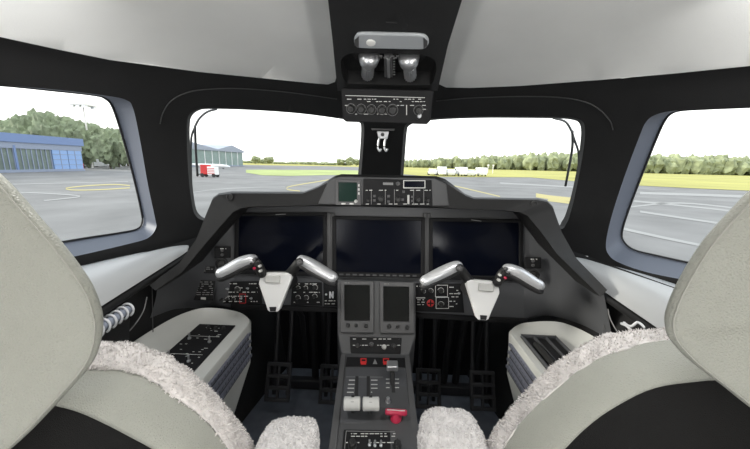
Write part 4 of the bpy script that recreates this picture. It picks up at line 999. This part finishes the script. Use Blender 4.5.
def place(src, first, x, y, sc_, lab, grp):
    o = src if first else copy_tree(src)
    o.location = (x, y, gz(x)); o.scale = (sc_, sc_, sc_); o.rotation_euler = (0, 0, rnd.uniform(0, 6)); o['label'] = lab; o['group'] = grp
    return o
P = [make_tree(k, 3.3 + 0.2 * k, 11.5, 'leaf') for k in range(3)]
used = [True] * 3
for i in range(20):
    px = -26 + i * 9.0
    D = (60, 71, 82)[i % 3] + rnd.uniform(-1.5, 1.5)
    q = EYE + ray(px, 157) * (D / ray(px, 157).y)
    k = i % 3
    topy = 124 - 9 * math.exp(-((px - 50) / 22) ** 2) + 0.10 * max(0, px - 60) + rnd.uniform(-1.5, 3)
    sc_ = (155.5 + px * 0.024 - topy + 300 * 2.2 / D) * D / 300 / 11.5
    place(P[k], used[k], q.x, q.y, sc_, 'leafy green tree in the wood behind the blue hangar', 'trees behind the blue hangar'); used[k] = False
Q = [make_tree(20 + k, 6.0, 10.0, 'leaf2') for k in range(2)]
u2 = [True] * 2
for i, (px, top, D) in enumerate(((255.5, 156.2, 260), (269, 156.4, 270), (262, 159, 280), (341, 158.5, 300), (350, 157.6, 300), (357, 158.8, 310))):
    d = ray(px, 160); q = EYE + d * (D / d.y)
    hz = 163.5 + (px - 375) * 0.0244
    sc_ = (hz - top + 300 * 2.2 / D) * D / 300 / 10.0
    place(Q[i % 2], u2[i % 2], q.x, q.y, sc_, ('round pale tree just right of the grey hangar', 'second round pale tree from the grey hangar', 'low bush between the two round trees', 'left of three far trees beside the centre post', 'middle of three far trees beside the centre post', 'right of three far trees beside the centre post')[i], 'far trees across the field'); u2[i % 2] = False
# the far wood on the right, one uncountable belt
bw = MB(); rr = random.Random(9)
for i in range(900):
    px = rr.uniform(398, 900); D = rr.uniform(265, 325)
    d = ray(px, 168); q = EYE + d * (D / d.y)
    h = (6 + 9 * min(1, max(0, (px - 398) / 160))) * rr.uniform(0.8, 1.12)
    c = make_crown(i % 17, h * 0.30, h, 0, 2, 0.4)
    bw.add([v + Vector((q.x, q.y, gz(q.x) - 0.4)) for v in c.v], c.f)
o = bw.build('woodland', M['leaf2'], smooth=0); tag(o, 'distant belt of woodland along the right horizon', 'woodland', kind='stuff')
bw = MB()
for i in range(120):
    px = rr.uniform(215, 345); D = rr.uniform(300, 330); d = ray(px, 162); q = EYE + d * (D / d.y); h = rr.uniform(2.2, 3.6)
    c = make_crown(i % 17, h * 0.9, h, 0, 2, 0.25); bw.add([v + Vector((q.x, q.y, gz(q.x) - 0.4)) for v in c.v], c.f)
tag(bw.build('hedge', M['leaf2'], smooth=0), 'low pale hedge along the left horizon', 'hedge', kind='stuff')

# ------------------------------------------------------------------ blue hangar seen through the left side window
bh = thing('hangar', 'blue hangar with glazed sliding doors outside the left side window', 'hangar', (-55, 38, gz(-55)))
hx, y0, y1 = -48.0, 12.2, 48.2; zb = gz(-48); H = 4.9
MB().bx(-70, hx - 0.3, y0, y1, zb, zb + H).build('wall', M['fascia'], bh)
MB().bx(-70.3, hx + 0.2, y0 - .3, y1 + .3, zb + H - 1.0, zb + H + 0.1).build('eaves_band', M['blue_clad'], bh)
MB().bx(hx - 0.3, hx + 0.05, y0, y1, zb + H - 1.8, zb + H - 1.0).build('fascia', M['fascia'], bh)
MB().bx(hx - 0.3, hx + 0.1, y0, y1, zb, zb + 0.35).build('plinth', M['fascia'], bh)
yy = y0
while yy < y1 - 5:
    dd = MB().bx(hx - 0.25, hx - 0.1, yy + .1, yy + 4.4, zb + .35, zb + H - 1.8).build('sliding_door', M['door_glass'], bh)
    fr = MB()
    for k in range(8): fr.bx(hx - 0.12, hx - 0.02, yy + .1 + k * .6, yy + .2 + k * .6, zb + .35, zb + H - 1.8)
    fr.build('mullion', M['fascia'], dd, smooth=0)
    MB().bx(hx - 0.2, hx + 0.08, yy - .12, yy + .12, zb, zb + H - 1.4).build('post', M['blue_clad'], bh)
    yy += 4.5
for k in range(2):
    dp = MB().bx(hx - 0.2, hx + 0.02, yy + k * 2.2 + .05, yy + k * 2.2 + 2.15, zb + .2, zb + H - 1.75).build('blue_door', M['blue_door'], bh)
    fr = MB()
    for q in range(1, 4): fr.bx(hx, hx + 0.05, yy + k * 2.2, yy + k * 2.2 + 2.2, zb + .2 + q * .75, zb + .27 + q * .75)
    fr.bx(hx, hx + 0.05, yy + k * 2.2 + 1.05, yy + k * 2.2 + 1.13, zb + .2, zb + H - 1.75)
    fr.build('panel_joint', M['fascia'], dp, smooth=0)
# grey-green hangar ahead on the left
gh = thing('hangar', 'pale hangar with tall green glazed doors in the left windshield', 'hangar', onground(225, 166.5))
A_, B_ = onground(180, 166.6), onground(243.5, 166.2)
ux = (B_ - A_); ux.z = 0; Lh = ux.length; ux.normalize(); uy = Vector((0, 0, 1)).cross(ux); A_.z = min(A_.z, B_.z)
if uy.y < 0: uy = -uy
hh = 5.9
def hb(a0, a1, d0, d1, z0, z1): return MB().box(A_ + ux * (a0 + a1) / 2 + uy * (d0 + d1) / 2 + Vector((0, 0, (z0 + z1) / 2)), ux * (a1 - a0) / 2, uy * (d1 - d0) / 2, Vector((0, 0, (z1 - z0) / 2)))
hb(0, Lh, 0.3, 14, 0, hh).build('wall', M['green_glaze'], gh)
nd = 9
for k in range(nd):
    a0 = Lh * k / nd
    dd = hb(a0 + .15, a0 + Lh / nd - .15, 0.1, 0.3, 0.2, hh - .1).build('door', M['green_glaze'], gh)
    hb(a0 - .12, a0 + .12, 0.0, 0.3, 0, hh).build('mullion', M['white_paint'], dd)
hb(-.2, Lh + .3, -0.2, 0.5, -0.1, 0.35).build('plinth', M['fascia'], gh)
for c0, c1, pk in ((-Lh * 0.02, Lh * 0.53, Lh * 0.09), (Lh * 0.53, Lh * 1.02, Lh * 0.785)):
    pr = [A_ + ux * c0 + Vector((0, 0, hh - .4)), A_ + ux * c1 + Vector((0, 0, hh - .4)), A_ + ux * c1 + Vector((0, 0, hh + .2)), A_ + ux * pk + Vector((0, 0, hh + 2.2)), A_ + ux * c0 + Vector((0, 0, hh + .2))]
    MB().prism([p - uy * 0.3 for p in pr], uy * 14).build('gable_roof', M['roofing'], gh)

# light mast
q0 = onground(92.5, 168); h_ = 12.3
mt = thing('light_mast', 'tall slim floodlight mast beside the blue hangar', 'light mast', q0)
MB().tube([q0, q0 + Vector((0, 0, h_))], [0.22, 0.12], 8).build('pole', M['mast'], mt)
MB().box(q0 + Vector((0, 0, h_)), (1.6, 0, 0), (0, 1.2, 0), (0, 0, .12)).build('head_frame', M['mast'], mt)
for dx, dy in ((-1.2, -.9), (0, -.9), (1.2, -.9), (1.2, .9)): MB().box(q0 + Vector((dx, dy, h_ - .3)), (.35, 0, 0), (0, .3, .1), (0, 0, .2)).build('floodlight', M['white_paint'], mt)

# vehicles
def make_car(kind):
    t = thing('car', 'car', 'car', (0, 0, 0))
    prof = {'van': [(-2.4, .35), (2.3, .35), (2.4, .9), (2.0, 1.15), (1.5, 1.9), (-2.3, 2.0), (-2.45, 1.0)], 'car': [(-2.0, .3), (2.0, .3), (2.1, .75), (1.2, .95), (.6, 1.42), (-1.0, 1.45), (-1.7, 1.0), (-2.1, .9)]}[kind]
    MB().prism([Vector((x, -.85, z)) for x, z in prof], (0, 1.7, 0)).build('body', M['white_paint'], t, bev=0.08)
    wz = (1.2, 1.7) if kind == 'van' else (.98, 1.34)
    wx = (.3, 1.4) if kind == 'van' else (-1.3, .55)
    MB().bx(wx[0], wx[1], -.88, .88, *wz).build('side_window', M['car_glass'], t, bev=0.03)
    for x in (-1.35, 1.35):
        for s in (-1, 1): MB().lathe(Vector((x, s * .72, .33)), (0, s, 0), [(.33, 0), (.33, .18), (.2, .2), (0, .2)], 14).build('wheel', M['tyre'], t)
    return t
van, car = make_car('van'), make_car('car')
first = {'van': True, 'car': True}
VL = [('car', 432, 175.2, 'white car at the left end of the parked row'), ('van', 441, 175.6, 'white van, second from the left of the parked row'), ('car', 450, 175.8, 'white car between the two vans of the parked row'), ('van', 460, 176, 'white van in the middle of the parked row'), ('car', 469, 176.2, 'white car beside the right-hand van of the row'), ('van', 480, 176.2, 'white van at the right end of the parked row')]
for k, px, py, lab in VL:
    src = van if k == 'van' else car
    o = src if first[k] else copy_tree(src); first[k] = False
    o.location = onground(px, py); o['label'] = lab; o['group'] = 'white vehicles parked beyond the right apron'; o['category'] = 'van' if k == 'van' else 'car'
    o.rotation_euler = (0, 0, rnd.uniform(-.1, .1) + math.pi * 0.5)
# trailer by the mast
q = onground(90, 166.9); tr = thing('trailer', 'long pale container trailer beside the blue hangar corner', 'trailer', q)
MB().box(q + Vector((0, 0, 1.0)), (2.2, 1.9, 0), (-.8, .9, 0), (0, 0, .8)).build('box', M['white_paint'], tr, bev=0.05)
for a in (-.6, .6): MB().lathe(q + Vector((a * 2 + .3, a * 1.7 - .9, .3)), (.6, -.7, 0), [(.3, -.1), (.3, .1), (0, .1)], 12).build('wheel', M['tyre'], tr)
q = onground(81.8, 170.3); hy_ = thing('hydrant_box', 'small red cabinet at the corner of the blue hangar', 'cabinet', q)
MB().box(q + Vector((0, 0, .5)), (.22, 0, 0), (0, .22, 0), (0, 0, .5)).build('body', M['red'], hy_, bev=0.03); MB().box(q + Vector((0, 0, 1.03)), (.26, 0, 0), (0, .26, 0), (0, 0, .04)).build('lid', M['red'], hy_)
# red and white ground cart in front of the grey hangar
q = onground(209, 177); gc = thing('ground_cart', 'red and white ground power cart in front of the pale hangar', 'cart', q)
MB().bx(q.x - .8, q.x + .1, q.y - .5, q.y + .5, q.z + .35, q.z + 1.6).build('engine_box', M['red'], gc, bev=0.06)
MB().bx(q.x + .1, q.x + 1.1, q.y - .5, q.y + .5, q.z + .3, q.z + 1.35).build('battery_box', M['white_paint'], gc, bev=0.04)
b = MB()
for k in range(4): b.bx(q.x + .15, q.x + 1.05, q.y - .53, q.y - .5, q.z + .45 + k * .22, q.z + .52 + k * .22)
b.build('stripe', M['red'], gc, smooth=0)
for dx in (-.6, .9):
    for dy in (-.45, .45): MB().lathe(q + Vector((dx, dy, .25)), (0, 1, 0), [(.25, -.06), (.25, .06), (0, .06)], 12).build('wheel', M['tyre'], gc)
MB().tube([q + Vector((-.8, 0, .5)), q + Vector((-1.7, 0, .15))], .05, 8).build('tow_bar', M['tyre'], gc)
# white light aircraft parked before the pale hangar
q = onground(212, 168.6); ac = thing('parked_aircraft', 'small white aircraft parked in front of the pale hangar', 'aircraft', q)
fz = q + Vector((0, 0, 1.3))
MB().tube([fz + Vector((x, 0, z)) for x, z in ((-9, .5), (-8, .35), (-5, .1), (-1, 0), (3, 0), (5, -.1), (6.2, -.25), (6.6, -.3))], [.12, .3, .6, .75, .75, .6, .3, .05], 14).build('fuselage', M['white_paint'], ac, smooth=180)
MB().box(fz + Vector((-.5, 0, -.4)), (1.0, 0, 0), (0, 6, 0), (0, 0, .1)).build('wing', M['white_paint'], ac, bev=0.05)
MB().prism([fz + Vector((x, -.08, z)) for x, z in ((-9, .4), (-7.2, .4), (-8.4, 2.0), (-9.3, 2.0))], (0, .16, 0)).build('tail_fin', M['white_paint'], ac)
for dx, dy in ((4, 0), (-.6, 1.5), (-.6, -1.5)):
    MB().tube([fz + Vector((dx, dy, -.3)), fz + Vector((dx, dy, -1.05))], .07, 6).build('gear_leg', M['mast'], ac); MB().lathe(q + Vector((dx, dy, .25)), (0, 1, 0), [(.25, -.08), (.25, .08), (0, .08)], 12).build('wheel', M['tyre'], ac)
ac.scale = (0.75, 0.6, 0.6)
# two pale marker posts by the right field
for k, px in enumerate((487.5, 492.5)):
    q = onground(px, 173.5); o = thing('marker_post', ('left' if k == 0 else 'right') + ' of two pale posts at the end of the parked row', 'post', q)
    MB().tube([q, q + Vector((0, 0, 2.9))], .13, 8).build('pole', M['mast'], o); MB().box(q + Vector((0, 0, 2.7)), (.3, 0, 0), (0, .05, 0), (0, 0, .25)).build('plate', M['white_paint'], o)
